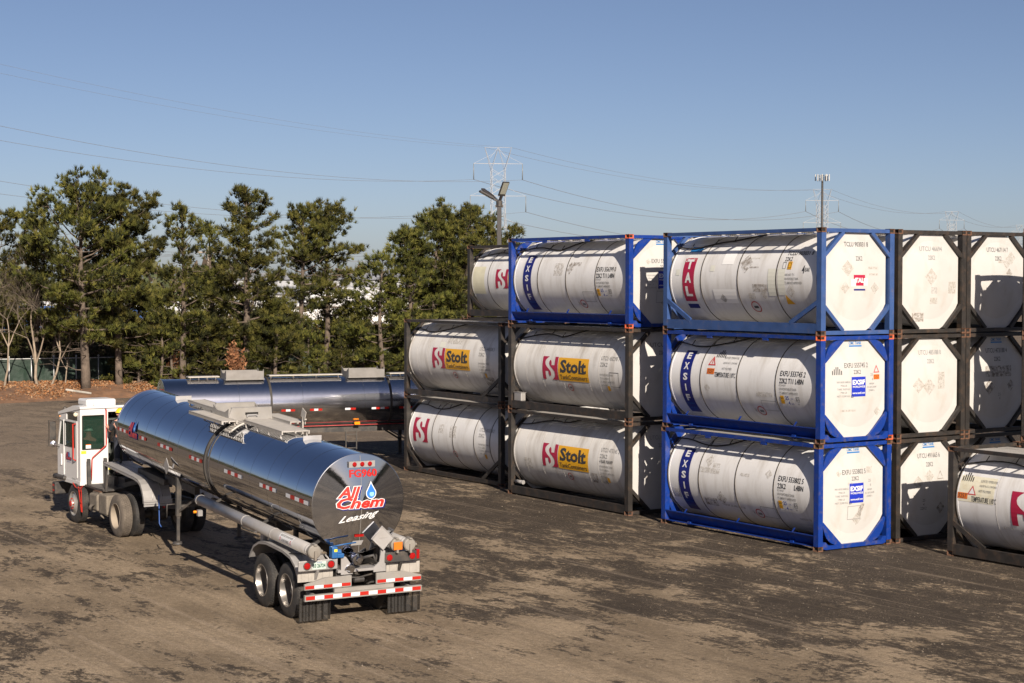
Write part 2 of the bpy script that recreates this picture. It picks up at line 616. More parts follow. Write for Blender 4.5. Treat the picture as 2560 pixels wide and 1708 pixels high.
def container(label, loc, rz=0.0, paint=BLACK, brace='diag', side_brace=True, deep=False, cast=RUST, cast_mix=(),
              white=WHITE, bands=None, seams=None, rail_h=.2, hose=True, side=None, end=None, group='tank containers stacked in the yard', seed=0, drop=False):
    R_ = random.Random(seed)
    t = thing('tank_container', label, 'tank container', loc, rz, group)
    # frame -----------------------------------------------------------------
    f = MB()
    px, py = .165, .15
    for x0 in (-CL+.006, -px-.006):
        for y0 in (.006, CW-py-.006):
            f.box(x0, x0+px, y0, y0+py, .12, CH-.12)
    for y0 in (.010, CW-.075):
        f.box(-CL+.178, -.178, y0, y0+.065, CH-.098, CH-.012)
    for y0, sg in ((.012, 1), (CW-.012, -1)):
        ya, yb = sorted((y0, y0+sg*.012)); y2, y3 = sorted((y0+sg*.012, y0+sg*.10))
        hh = rail_h
        zb = .10 if deep else .05
        if deep:       # pressed side rail whose web leans inwards towards the bottom
            P_ = [(y0, zb+hh-.012), (y0+sg*.012, zb+hh-.012), (y0+sg*.20, zb+.012), (y0+sg*.188, zb+.012)]
            f.prism(P_, lambda a, b: (-CL+.17, a, b), lambda a, b: (-.17, a, b))
            f.box(-CL+.17, -.17, *sorted((y0+sg*.02, y0+sg*.20)), zb, zb+.011)
            f.box(-CL+.17, -.17, ya, yb, zb+hh-.011, zb+hh+.012)
            y2, y3 = sorted((y0+sg*.013, y0+sg*.10))
            f.box(-CL+.17, -.17, y2, y3, zb+hh-.011, zb+hh)
            continue
        f.box(-CL+.17, -.17, ya, yb, zb, zb+hh)
        f.box(-CL+.17, -.17, y2, y3, zb, zb+.012)
        f.box(-CL+.17, -.17, y2, y3, zb+hh-.012, zb+hh)
    for x0, x1 in ((-.115, -.018), (-CL+.018, -CL+.115)):
        f.box(x0, x1, .16, CW-.16, CH-.108, CH-.018)
        if drop:
            mid = (x0+x1)/2
            poly = [(.16, .03), (.16, .20), (.26, .20), (.36, .13), (CW-.36, .13), (CW-.26, .20), (CW-.16, .20),
                    (CW-.16, .03+.06), (CW-.30, .02), (.30, .02), (.16, .09)]
            poly = [(.16, .06), (.27, .03), (CW-.27, .03), (CW-.16, .06), (CW-.16, .215), (CW-.26, .215), (CW-.36, .125), (.36, .125), (.26, .215), (.16, .215)]
            f.prism(poly, lambda a, b, x0=x0: (x0, a, b), lambda a, b, x1=x1: (x1, a, b))
        else:
            f.box(x0, x1, .16, CW-.16, .02, .115)
        # corner braces in the end frame
        for sy in (-1, 1):
            for (yz0, yz1) in (((1.03, 1.95), (.42, 2.485)), ((1.03, .68), (.42, .11))):
                a = (YC+sy*yz0[0], yz0[1]); b = (YC+sy*yz1[0], yz1[1])
                if brace == 'diag':
                    f.beam(((x0+x1)/2, a[0]+sy*.06, a[1]-(.03 if a[1] > 1.3 else -.03)), ((x0+x1)/2, b[0]+sy*.05, b[1]), .09, .105, up=(1, 0, 0))
                else:
                    # crescent gusset
                    n = 10; out = []; inn = []
                    for k in range(n+1):
                        s = k/n
                        yy = a[0]+(b[0]-a[0])*s; zz = a[1]+(b[1]-a[1])*s
                        nx, nz = sy*.67, (.74 if a[1] > 1.3 else -.74)
                        w = .03+.17*sin(pi*s)
                        inn.append((yy-nx*.02, zz-nz*.02)); out.append((yy+nx*w, zz+nz*w))
                    poly = inn+out[::-1]
                    f.prism(poly, lambda p, q, x0=x0: (x0+.02, p, q), lambda p, q, x1=x1: (x1-.02, p, q))
    if side_brace:
        for y0 in (.035, CW-.035):
            for x0, x1 in ((-.15, -1.12), (-CL+.15, -CL+1.12)):
                f.beam((x0, y0, .80), (x1, y0, rail_h+.04), .055, .11, up=(0, 0, 1))
    # cradles that carry the barrel
    for xc in (-1.05, -CL+1.05):
        f.box(xc-.06, xc+.06, .10, CW-.10, .055, .15)
    for y0 in (.09, CW-.09):
        for x in (-1.9, -3.0, -4.1):
            f.beam((x, y0, CH-.06), (x, y0+(.35 if y0 < 1 else -.35), CH-.075), .05, .03)
    if deep:
        for x in (-.95, -3.0, -5.1):       # tie tabs on the bottom rail, brackets under the top rail
            f.beam((x, .03, .10+rail_h), (x+.07, .05, .10+rail_h+.11), .012, .05, up=(0, 1, 0))
        for x in (-2.0, -4.15):
            f.box(x-.10, x+.10, .012, .05, CH-.165, CH-.1)
    fo = f.build('frame', paint, t)
    # corner castings ----------------------------------------------------------
    for i, (x, y, z) in enumerate([(x, y, z) for x in (-.089, -CL+.089) for y in (.081, CW-.081) for z in (.059, CH-.059)]):
        o = bpy.data.objects.new('corner_casting', casting_mesh(ORANGE_CAST if i in cast_mix else cast))
        COL.objects.link(o); o.parent = t; o.location = (x, y, z)
        if i in cast_mix: o['label'] = 'corner casting showing bright orange primer'
    # barrel -----------------------------------------------------------------
    b = MB()
    x0, x1 = -CL+.20, -.21
    Ls = x1-x0
    prof = [(0, TR-.10), (.03, TR-.10), (.03, TR+.006), (.075, TR+.006), (.075, TR), (Ls-.075, TR),
            (Ls-.075, TR+.006), (Ls-.03, TR+.006), (Ls-.03, TR-.10), (Ls, TR-.10)]
    b.lathe(prof, (x0, YC, TZ), (1, 0, 0), n=72)
    tk = b.build('tank_barrel', white, t)
    for xa in (x0+.012, x1-.012):
        rim = MB()
        rim.lathe([(-.006, TR-.10), (-.006, TR+.012), (.006, TR+.012), (.006, TR-.10)], (xa, YC, TZ), (1, 0, 0), n=60)
        rim.build('rim_band', BAND, tk)
    for xb in (bands if bands is not None else (-4.57, -3.12, -1.67)):
        r = MB()
        r.lathe([(-.013, TR-.005), (-.013, TR+.009), (.013, TR+.009), (.013, TR-.005)], (xb, YC, TZ), (1, 0, 0), n=64)
        r.build('strap_band', BAND, tk)
    if seams:
        s = MB()
        for xb in seams:
            s.lathe([(-.005, TR-.005), (-.005, TR+.003), (.005, TR+.003), (.005, TR-.005)], (xb, YC, TZ), (1, 0, 0), n=64)
        s.build('cladding_seam', SEAM, tk)
    # heads ---------------------------------------------------------------------
    e = end_mesh(-.105, 1, WHITE_END, t)
    e2 = end_mesh(-CL+.105, -1, WHITE_END, t)
    # walkway: slats over the shoulder --------------------------------------------
    w = MB()
    for k in range(9):
        y = .24+k*.082
        w.box(-CL+.55, -.75, y, y+.070, CH-.058, CH-.040)
    w.build('walkway', GRATE, t); w = MB()
    for k in range(5):
        y = YC-.15+k*.075
        w.box(-CL+.55, -.75, y+.02, y+.07, CH-.058, CH-.040)
    for k in range(9):
        x = -CL+.62+k*.585
        w.box(x, x+.04, .08, YC+.25, CH-.085, CH-.059)
    w.build('walkway', GRATE, t)
    # manhole and valve box on the crown
    mh = MB()
    mh.lathe([(0, .30), (.055, .30), (.06, .27), (.075, .25), (.085, .0)], (-3.0, YC+.45, TZ+TR-.13), (0, 0, 1), n=24)
    mh.build('manhole_lid', STEEL, t)
    if hose:
        h = MB()
        pts = []
        a0 = radians(47)
        for k in range(15):
            s = k/14
            x = -CL+.10+s*3.0
            a = a0+radians(5)*sin(s*7+seed)+radians(7)*s
            if s > .72: a += radians(24)*((s-.72)/.28)**1.3
            rr = TR+.035
            pts.append((x, YC-rr*cos(a), TZ+rr*sin(a)))
        pts = [(-CL+.08, .12, TZ+.55)]+pts
        h.tube(pts, .019, n=6)
        for k in (4, 8, 11):
            p = pts[k]
            h.tube([p, (p[0]+.02, p[1]+.10, p[2]+.13)], .012, n=5)
        h.build('grounding_hose', HOSE, t)
    # artwork ---------------------------------------------------------------------
    if side:
        A = Art(side_fn, .10)
        side(A)
        A.build('side_lettering', tk)
    if end:
        A = Art(end_fn, .14); A.step_x = .14
        end(A)
        A.build('end_lettering', e)
    return t


# --- artwork pieces
def s_logo(A, cx, cz, w, h):
    """square emblem: two red blocks that leave a bold letter of bare cladding between them"""
    A.sec('emblem')
    P = [(0, 0), (0, 1), (.40, 1), (.29, .93), (.20, .84), (.18, .74), (.21, .64), (.31, .54), (.45, .44), (.53, .36), (.56, .28), (.55, .20), (.51, .15),
         (.46, .16), (.42, .22), (.40, .30), (.40, .37), (.20, .37), (.20, 0)]
    tris = [[0, 1, 18], [1, 17, 18], [1, 5, 17], [1, 4, 5], [1, 3, 4], [1, 2, 3], [5, 6, 17], [6, 7, 17], [7, 16, 17], [7, 8, 16], [8, 15, 16], [8, 9, 15], [9, 14, 15], [9, 10, 14], [10, 13, 14], [10, 11, 13], [11, 12, 13]]
    for sg in (1, -1):
        vs = [(cx+sg*(a-.5)*w, cz+sg*(b-.5)*h) for a, b in P]
        A.put(vs, tris, CRIMSON, .004)


WHITE_DEC = mat('logo_white', (.60, .60, .60), .4)


def serif_word(A, s, h, cx, cz, w, m):
    A.text(s, h, cx, cz, m, w=w, bold=.032, lift=.008)
    vs, fs = fit_text(s, w, h, cx, cz, bold=.032)


def stolt_panel(A, cx, cz, w, h):
    A.sec('name_panel')
    A.rect(cx-w/2, cx+w/2, cz-h/2, cz+h/2, GOLD, .004)
    A.text('Stolt', h*.56, cx, cz+h*.13, INK, w=w*.86, bold=.036, lift=.008)
    # slab serifs
    for k, (a, b, c) in enumerate(((-.075, -.155, .10), (-.185, -.155, .10), (.265, -.155, .09), (.385, -.155, .09), (.255, .405, .06))):
        A.rect(cx+w*(a-.0), cx+w*(a+c), cz+h*b, cz+h*(b+.055), INK, .008) if k in (2,) else None
    A.rect(cx+w*.185, cx+w*.30, cz+h*(-.15), cz+h*(-.095), INK, .008)
    A.rect(cx+w*.18, cx+w*.235, cz+h*.36, cz+h*.41, INK, .008)
    A.rect(cx-w*.43, cx-w*.405, cz-h*.15, cz+h*.0, INK, .008)
    A.text('TankContainers', h*.20, cx, cz-h*.33, INK, w=w*.90, bold=.004, lift=.008)


def stolt_side(code, t0=0.02, sc=1.0, code2='22K2', x0=-5.9, patches=(), four=False, sx=-4.29, extra=None, words=True):
    def fn(A):
        w = .78*sc; h = .68*sc
        s_logo(A, sx+w/2, t0, w, h)
        if words: stolt_panel(A, sx+w+.03+.75, t0-.01, 1.5, h)
        A.sec('container_number')
        A.ltext(code, .12, -1.42, .39, INK_GREY, w=.86)
        A.sec('size_code'); A.ltext(code2, .11, -1.42, .21, INK_GREY, w=.34)
        if four: A.sec('pressure_mark'); A.ltext('4 BAR MAWP', .10, -1.42, .06, INK, w=.62)
        A.sec('data_lines')
        for i, q in enumerate(('UN PORTABLE TANK', 'T11 L4BN', 'TC IMPACT APPROVED', 'AAR-600')):
            A.ltext(q, .055, -1.42, -.08-.10*i, INK_GREY, w=(.62, .4, .66, .3)[i])
        A.sec('yellow_label'); A.rect(-1.15, -1.04, -.55, -.40, GOLD); A.sec('warning_symbol')
        A.ring(-3.0, -.55, .12, .022, INK_RED); A.rect(-3.05, -2.95, -.58, -.52, INK_GREY)
        for (x, t, w_, h_, m) in patches: A.rect(x, x+w_, t, t+h_, m, .003)
        if extra: extra(A)
    return fn


def exsif_band(A, cx=-5.17, hw=.215):
    A.sec('name_band')
    A.rect(cx-hw, cx+hw, -1.02, .78, NAVY)
    for i, ch in enumerate('EXSIF'):
        A.text(ch, .19, cx, .62-.285*i, DEC_WHITE, w=(.17, .20, .18, .05, .16)[i], bold=.035, lift=.008)
    A.text('WORLDWIDE', .035, cx, -.70, CYAN_BLUE, w=.3, lift=.008)
    A.text('www.exsif.com', .04, cx, -.85, CYAN_BLUE, w=.32, lift=.008)


def exsif_text(A, code, x=-1.52, t=.30, gap=False):
    A.sec('container_number')
    A.ltext(code, .135, x, t, INK, w=.90, bold=.012)
    A.sec('size_code')
    if gap:
        A.ltext('22K2', .125, x, t-.18, INK, w=.30, bold=.012); A.ltext('L4BN', .125, x+.60, t-.18, INK, w=.32, bold=.012)
    else:
        A.ltext('22K2 T11 L4BN', .125, x, t-.18, INK, w=.86, bold=.012)
    A.sec('data_lines')
    A.ltext('RID/ADR', .05, x, t-.29, INK_GREY, w=.24)
    A.ltext('UN PORTABLE TANK', .06, x, t-.38, INK_GREY, w=.62, bold=.008)
    A.ltext('TC IMPACT APPROVED', .06, x, t-.48, INK_GREY, w=.66, bold=.008)
    A.sec('yellow_label')
    A.rect(x, x+.13, t-.76, t-.55, GOLD); A.text('UN', .05, x+.065, t-.61, INK, lift=.008); A.text('T11', .05, x+.065, t-.70, INK, lift=.008)
    A.sec('test_figures')
    A.ltext('25', .10, x+.18, t-.60, INK_BLUE, w=.13, bold=.01); A.ltext('4', .10, x+.26, t-.73, INK_BLUE, w=.06, bold=.01)
    A.ltext('TONS', .035, x+.36, t-.62, INK_BLUE, w=.1); A.ltext('BAR', .035, x+.36, t-.75, INK_BLUE, w=.1)
    A.sec('approval_mark')
    A.frame(x+.56, x+.68, t-.69, t-.56, .012, INK); A.text('cc', .06, x+.62, t-.625, INK); A.text('97', .05, x+.62, t-.75, INK)
    A.sec('warning_symbol')
    A.ring(x-.88, -.74, .15, .028, INK_RED); A.rect(x-.95, x-.81, -.78, -.71, INK_GREY)
    A.rect(x-1.13, x-1.05, -.79, -.66, STAIN)


def exsif_c0(A):
    exsif_band(A)
    exsif_text(A, 'EXFU 553802 5', gap=True)
    A.diamond(-4.22, .50, .17, STAIN); A.rect(-4.55, -3.75, .18, .32, STAIN); A.rect(-4.05, -3.78, .34, .46, STAIN)
    A.rect(-4.45, -3.95, -.72, -.48, STAIN_D); A.rect(-5.78, -5.42, -.62, -.36, STAIN)
    A.diamond(-3.72, -.45, .2, STAIN_D); A.rect(-3.8, -2.9, -.66, -.60, STAIN); A.rect(-2.95, -2.6, .22, .3, STAIN)
    A.diamond(-1.9, .36, .13, STAIN)
    A.sec('placard_outline')
    A.frame(-2.28, -1.72, -.82, -.50, .012, INK_GREY)
    A.rect(-.9, -.5, -.72, -.66, STAIN)


def exsif_c1(A):
    exsif_band(A)
    exsif_text(A, 'EXFU 555745 2')
    A.sec('hazard_triangle')
    A.tri(-4.17, .52, .30, INK_RED, .028); A.rect(-4.18, -4.15, .44, .56, INK_RED)
    A.sec('orange_placard')
    A.rect(-4.31, -4.02, .16, .31, ORANGE_D); A.text('3257', .09, -4.165, .235, INK, w=.23, lift=.008)
    A.sec('heat_symbol')
    for k in range(6): A.rect(-4.10+k*.065, -4.065+k*.065, .62-.0*k, .62+(.08, .16, .22, .22, .16, .08)[k], INK)
    A.sec('temperature_notice')
    for i, (q, w_) in enumerate((('ELEVATED TEMPERATURE', .54), ('LIQUID N.O.S. CONTAINS', .54), ('HOT POLYMERS', .38))):
        A.ltext(q, .06, -3.74, .62-.15*i, INK_GREY, w=w_)
    A.ltext('TEMPERATURE 110\u00b0C', .13, -4.0, .16, INK, w=.82, bold=.01)
    A.sec('placard_outline'); A.rect(-2.4, -1.8, -.32, -.20, STAIN); A.frame(-2.28, -1.72, -.70, -.42, .01, INK_GREY)
    A.rect(-1.45, -1.2, .78, .86, PATCH); A.diamond(-4.3, -.2, .12, STAIN)


def exsif_b2(A):
    exsif_band(A, -5.13)
    exsif_text(A, 'EXFU 556399 0', x=-1.62)
    A.diamond(-2.95, .34, .19, STAIN_D); A.rect(-2.85, -2.45, .40, .52, STAIN_D); A.rect(-3.75, -3.3, .12, .5, STAIN)
    A.sec('placard_outline')
    A.frame(-2.35, -1.82, -.66, -.34, .012, INK_GREY)


def tal_side(A):
    cx = -5.08; hw = .235
    A.sec('name_band')
    A.rect(cx-hw, cx+hw, .78, .98, CYAN_BLUE)
    A.rect(cx-hw, cx+hw, .02-.60, .48, CRIMSON)
    A.rect(cx-hw, cx+hw, .48, .60, STAINR)
    A.rect(cx-hw+.02, cx+hw-.02, -.80, -.66, NAVY)
    for i, ch in enumerate('TAL'):
        A.text(ch, .27, cx+.0, .44-.36*i-.02, DEC_WHITE, w=.26, bold=.05, lift=.008)
    A.sec('container_number')
    A.ltext('TCLU 903031 8', .12, -1.45, .69, INK, w=.92, bold=.02)
    A.sec('size_code'); A.ltext('22K2', .11, -1.45, .53, INK, w=.26, bold=.012)
    A.sec('yellow_label')
    A.frame(-1.48, -1.36, .27, .45, .015, INK_GREY); A.rect(-1.30, -1.15, .26, .46, GOLD); A.frame(-1.28, -1.17, .29, .43, .012, INK, .008)
    A.sec('pressure_mark')
    A.ltext('4', .20, -.76, .26, INK, w=.09, bold=.02); A.ltext('BAR', .10, -.65, .25, INK, w=.16)
    A.sec('data_lines')
    for i, (q, w_) in enumerate((('AAR 600  T11', .34), ('UN PORTABLE TANK', .5), ('TC IMPACT APPROVED', .62))):
        A.ltext(q, .06, -1.36, .13-.10*i, INK_GREY, w=w_, bold=.006)
    A.rect(-5.6, -5.45, .12, .28, PATCH, .003); A.rect(-4.22, -4.05, .22, .38, PATCH, .003)
    A.rect(-3.8, -3.35, .40, .96, PATCHW, .003)
    A.rect(-1.98, -1.70, -.40, .28, PATCH, .003); A.rect(-1.62, -1.36, -.38, .28, PATCH, .003)
    A.diamond(-2.85, .42, .26, STAIN_D); A.rect(-2.8, -2.35, .30, .34, STAIN_D); A.rect(-2.8, -2.4, .54, .58, STAIN)
    A.rect(-2.55, -2.0, -.30, -.10, STAIN_D); A.diamond(-2.15, -.36, .14, STAIN); A.diamond(-1.18, -.28, .16, STAIN)
    A.sec('yellow_triangle')
    A.poly([(-1.40, -.62), (-1.12, -.62), (-1.38, -.36)], GOLD)
    A.rect(-4.1, -3.2, -.62, -.24, PATCHW, .003); A.diamond(-3.75, -.5, .14, STAIN)
    A.sec('warning_symbol')
    A.ring(-2.62, -.72, .17, .028, INK_RED); A.rect(-2.70, -2.54, -.76, -.69, INK)
    A.rect(-2.75, -2.5, -.50, -.34, STAIN)


STAINR = mat('streaked_crimson', (.44, .04, .07), .5, alpha=(.40, .55, 14, .8))
PATCHW = mat('fresh_white_patch', (.80, .80, .79), .35)


def end_std(code, ty='22K2', blocks=(), box=False, maker=True, faded=False, extra=None):
    def fn(A):
        m = INK_GREY if faded else INK_END
        if maker:
            A.sec('maker_plate'); A.text('CIMC TANK', .075, YC, 2.40, CYAN_BLUE, w=.40, bold=.02); A.rect(YC-.20, YC+.22, 2.31, 2.345, CYAN_BLUE)
        A.sec('container_number')
        A.text(code, .12, YC, 2.12, m, w=.80, bold=.008)
        A.sec('size_code'); A.text(ty, .11, YC+.0, 1.90, m, w=.24, bold=.008)
        for (y, z, w, h, mm) in blocks: A.rect(y-w/2, y+w/2, z-h/2, z+h/2, mm, .003)
        if extra: extra(A)
    return fn


def exsif_end(code, hot=False):
    def fn(A):
        A.sec('maker_plate')
        A.text('CIMC TANK', .075, YC, 2.40, CYAN_BLUE, w=.42, bold=.02); A.rect(YC-.20, YC+.22, 2.31, 2.345, CYAN_BLUE)
        A.sec('container_number')
        A.text(code, .12, YC, 1.86, INK_END, w=.78, bold=.01)
        A.sec('size_code'); A.text('22K2', .10, YC+.02, 1.70, INK_END, w=.24, bold=.01)
        A.sec('name_panel')
        A.rect(YC-.17, YC+.30, 1.10, 1.58, ROYAL)
        A.text('EXSIF', .12, YC+.065, 1.45, DEC_WHITE, w=.42, bold=.04, lift=.008)
        A.text('WORLDWIDE', .05, YC+.065, 1.34, DEC_WHITE, w=.42, bold=.02, lift=.008)
        A.text('www.exsif.com', .055, YC+.065, 1.19, DEC_WHITE, w=.42, bold=.02, lift=.008)
        A.sec('data_lines')
        for i in range(5): A.text(('MAX GROSS 36000 KG', '79366 LB', 'TARE 3620 KG', '7980 LB', 'NET 32380 KG')[i], .045, YC-.42, 1.46-.085*i, INK_GREY, w=(.42, .2, .40, .2, .40)[i])
        for i in range(3): A.text(('MPGM', 'CU. CAP. 24.0 M3', '25000 L')[i], .045, YC+.52, 1.40-.08*i, INK_GREY, w=(.16, .34, .22)[i])
        A.text('25', .07, YC+.52, 1.62, INK_GREY); A.text('4', .07, YC+.55, 1.51, INK_GREY)
        A.frame(YC-.18, YC-.11, 1.08, 1.14, .01, INK, .008)
        if hot:
            A.sec('hazard_triangle'); A.tri(YC+.70, 1.76, .22, INK_RED, .02); A.sec('orange_placard'); A.rect(YC+.59, YC+.81, 1.50, 1.62, ORANGE_D); A.text('3257', .08, YC+.70, 1.56, INK, w=.18, lift=.008)
            A.sec('heat_symbol')
            for k in range(6): A.rect(YC-.77+k*.055, YC-.745+k*.055, 1.64, 1.70+(.04, .08, .13, .13, .08, .04)[k], INK)
            A.diamond(YC+.75, .72, .12, STAIN); A.rect(YC-.5, YC-.0, .74, .79, STAIN)
        else:
            A.sec('placard_outline')
            A.frame(YC-.22, YC+.22, .70, 1.03, .012, INK_GREY); A.poly([(YC+.10, .80), (YC+.22, .76), (YC+.34, 1.06), (YC+.24, 1.08), (YC+.14, .96)], STAIN_D)
            A.rect(YC+.42, YC+.62, 1.80, 1.96, STAIN); A.rect(YC-.22, YC-.08, 1.53, 1.60, STAIN); A.diamond(YC-.5, 1.84, .09, STAIN)
            A.diamond(YC+.10, .70, .16, STAIN)
    return fn


def tal_end(A):
    A.text('TCLU 903031 8', .12, YC+.0, 2.20, INK_END, w=.80, bold=.02)
    A.sec('size_code'); A.text('22K2', .11, YC+.06, 1.86, INK_END, w=.22, bold=.008)
    A.sec('name_panel')
    A.rect(YC-.13, YC+.25, 1.20, 1.46, CRIMSON, .003); A.text('TAL', .12, YC+.06, 1.33, DEC_WHITE, w=.30, bold=.05, lift=.008)
    A.rect(YC-.12, YC+.26, 1.08, 1.12, NAVY)
    A.rect(YC-.22, YC-.06, 1.18, 1.36, PATCH, .006); A.rect(YC+.20, YC+.34, 1.20, 1.38, PATCH, .006)
    A.diamond(YC-.32, 1.62, .2, STAIN); A.diamond(YC-.40, 1.15, .15, STAIN); A.diamond(YC+.60, 1.14, .15, STAIN)
    A.rect(YC+.36, YC+.70, 1.60, 1.66, STAIN); A.rect(YC+.40, YC+.72, 1.45, 1.50, STAIN)


def placard_extra(A):
    A.diamond(YC-.42, 1.30, .20, STAIN); A.diamond(YC-.06, 1.26, .22, STAIN); A.rect(YC+.25, YC+.5, 1.2, 1.62, STAIN)


def d2_extra(A):
    A.diamond(YC-.02, 1.42, .22, STAIN); A.rect(YC-.05, YC+.22, .74, .90, STAIN); A.rect(YC+.62, YC+.92, 1.0, 1.30, STAIN)
    A.rect(YC-.62, YC-.22, .30, .52, STAIN_D); A.rect(YC-.02, YC+.20, 1.0, 1.16, INK_FADE); 


INK_FADE = mat('ghost_lettering', (.45, .44, .42), .7, alpha=(.4, .6, 14, .7))


def e2_extra(A):
    A.diamond(YC+.52, 1.92, .18, STAIN); A.diamond(YC+.32, 1.78, .16, STAIN); A.diamond(YC+.42, 1.52, .13, STAIN_D)
    A.rect(YC+.0, YC+.2, 1.78, 1.86, STAIN)


def e1_extra(A):
    A.rect(YC-.44, YC+.54, 1.44, 1.72, STAIN_D); A.diamond(YC-.30, 1.18, .2, STAIN_D); A.diamond(YC+.52, 1.20, .16, STAIN_D)
    A.sec('test_figures')
    A.text('25', .08, YC+.08, .98, INK_GREY); A.text('4', .08, YC+.1, .88, INK_GREY)


def d0_extra(A):
    A.sec('hazard_triangle')
    A.tri(YC+.38, 1.62, .26, STAIN_D, .02); A.diamond(YC-.02, 1.60, .17, STAIN); A.diamond(YC-.40, 1.45, .18, STAIN)
    A.sec('test_figures')
    for i in range(3): A.text(('25', '4', '22K2')[i], .07, YC-.2+.0*i, 1.0-.1*i, INK)
    A.diamond(YC+.42, .78, .16, STAIN_D)


def hot_s(A):
    s_logo(A, -4.20+.44, -.02, .90, .80)
    stolt_panel(A, -4.2+.9+.78, -.03, 1.5, .8)
    A.rect(-6.0+.18, -4.72, .0, .62, YELLOWED_D, .002)
    A.sec('heat_symbol')
    for k in range(6): A.rect(-5.74+k*.06, -5.71+k*.06, .48, .54+(.05, .10, .16, .16, .10, .05)[k], INK, .006)
    A.sec('hazard_triangle')
    A.tri(-5.38, .28, .26, INK_RED, .022, .006, fill=DEC_WHITE)
    A.sec('orange_placard')
    A.rect(-5.80, -5.50, .06, .20, ORANGE_D, .006); A.text('3257', .10, -5.65, .13, INK, w=.25, lift=.009)
    A.sec('temperature_notice')
    for i, (q, w_) in enumerate((('ELEVATED TEMPERATURE', .50), ('LIQUID N.O.S. CONTAINS', .50), ('HOT POLYMERS', .36))):
        A.ltext(q, .06, -5.18, .52-.12*i, INK_GREY, w=w_, lift=.006)
    A.ltext('TEMPERATURE 110\u00b0C', .13, -5.38, .08, INK, w=.74, bold=.01, lift=.006)
    A.rect(-4.5, -4.2, -.55, -.48, STAIN); A.diamond(-3.9, -.62, .2, STAIN)


YELLOWED_D = mat('aged_sticker_ground', (.66, .63, .50), .5, dirt=(.5, .42, .25), damt=.5, dscale=6)


def aged_extra(A):
    A.rect(-5.85, -5.0, -.5, .5, YELLOWED, .002)


SG = 'tank containers stacked in the yard'
XB = -7.614; YB = .04
# front stack -------------------------------------------------------------
container('bottom tank container of the front blue stack, its end reading EXFU 553802 5',
          (-.02, -.02, 0), paint=BLUE, brace='gusset', side_brace=False, deep=True, rail_h=.27, cast=RUST, side=exsif_c0, end=exsif_end('EXFU 553802 5'), seed=1, drop=True)
container('middle tank container of the front blue stack, reading EXFU 555745 2',
          (0, 0, CH), paint=BLUE, brace='gusset', side_brace=False, deep=True, rail_h=.27, cast=RUST, cast_mix=(1, 3, 2), side=exsif_c1, end=exsif_end('EXFU 555745 2', True), seed=2, drop=True)
container('faded blue framed tank container with worn red TAL band, topmost of the front stack',
          (0, 0, 2*CH), paint=BLUE_OLD, brace='diag', side_brace=True, rail_h=.24, cast=RUST, side=tal_side, end=tal_end, seed=3)
# second stack --------------------------------------------------------------
BS = (-5.2, -4.35, -3.3, -2.0, -1.5)
cb0 = container('black framed tank container reading UTCU 473145 2, on the ground left of the blue stack',
          (XB, YB, 0), paint=BLACK, white=WHITE_OLD, side_brace=False, rail_h=.22, bands=(), seams=BS, seed=4,
          side=stolt_side('UTCU 473145 2', .02, four=True, patches=((-5.3, -.5, .4, .35, STAIN), (-1.9, -.62, .3, .3, STAIN_D), (-1.5, -.6, .35, .3, STAIN))),
          end=end_std('UTCU 473145', '22K2', maker=False, faded=True))
cb1 = container('black framed yellow panelled tank container directly under the bright blue framed one',
          (XB, YB, CH), paint=BLACK, white=WHITE_OLD, side_brace=False, rail_h=.22, bands=(), seams=BS, seed=5,
          side=stolt_side('UTCU 450298 7', 0, patches=((-1.0, -.45, .0, .0, STAIN),), extra=lambda A: (A.sec('placard_outline'), A.frame(-.98, -.55, -.42, .0, .012, INK))),
          end=end_std('UTCU 488', '22K2', maker=False))
container('bright blue framed tank container reading EXFU 556399 0, resting on two black framed ones',
          (XB, YB, 2*CH), paint=BLUE, brace='gusset', side_brace=False, deep=True, rail_h=.27, cast=RUST, cast_mix=(0, 1, 3), seed=6, drop=True,
          side=exsif_b2, end=exsif_end('EXFU 556399 0'))
m = MB(); m.box(-5.80, -5.42, .05, .22, .27, .52, bev=.015); m.box(-5.82, -5.40, .04, .23, .52, .53); m.build('valve_box', ALU, cb1)
m = MB(); m.tube([(-5.80, .12, .40), (-5.42, .12, .40)], .055, n=14); m.lathe([(0, .065), (.03, .065), (.03, 0)], (-5.42, .12, .40), (1, 0, 0), n=14); m.build('document_tube', ALU, cb0)
# third stack ---------------------------------------------------------------
XA, YA = -15.02, .66
container('black framed tank container with large red S at its left end, lowest of leftmost stack',
          (XA, YA, 0), .004, paint=BLACK, white=WHITE, side_brace=True, rail_h=.12, bands=(-4.3, -3.0, -1.7, -.75), seed=7,
          side=stolt_side('UTCU 401018 0', .12, 1.2, sx=-5.55, words=False, patches=((-3.9, .1, .3, .3, STAIN), (-3.2, .0, .4, .4, STAIN))), end=end_std('UTCU 4010', maker=False))
container('black framed yellow panelled tank container, top of the leftmost two high stack',
          (XA, YA, CH), .004, paint=BLACK, white=WHITE_OLD, side_brace=True, rail_h=.17, bands=(), seams=(-5.3, -4.6, -2.3, -1.4), seed=8,
          side=stolt_side('UTCU 444108 3', 0, patches=((-1.3, -.95, .6, .42, STAIN_D), (-3.5, .5, .9, .3, STAIN), (-3.9, .35, .3, .2, PATCH))), end=end_std('UTCU 4441', maker=False))
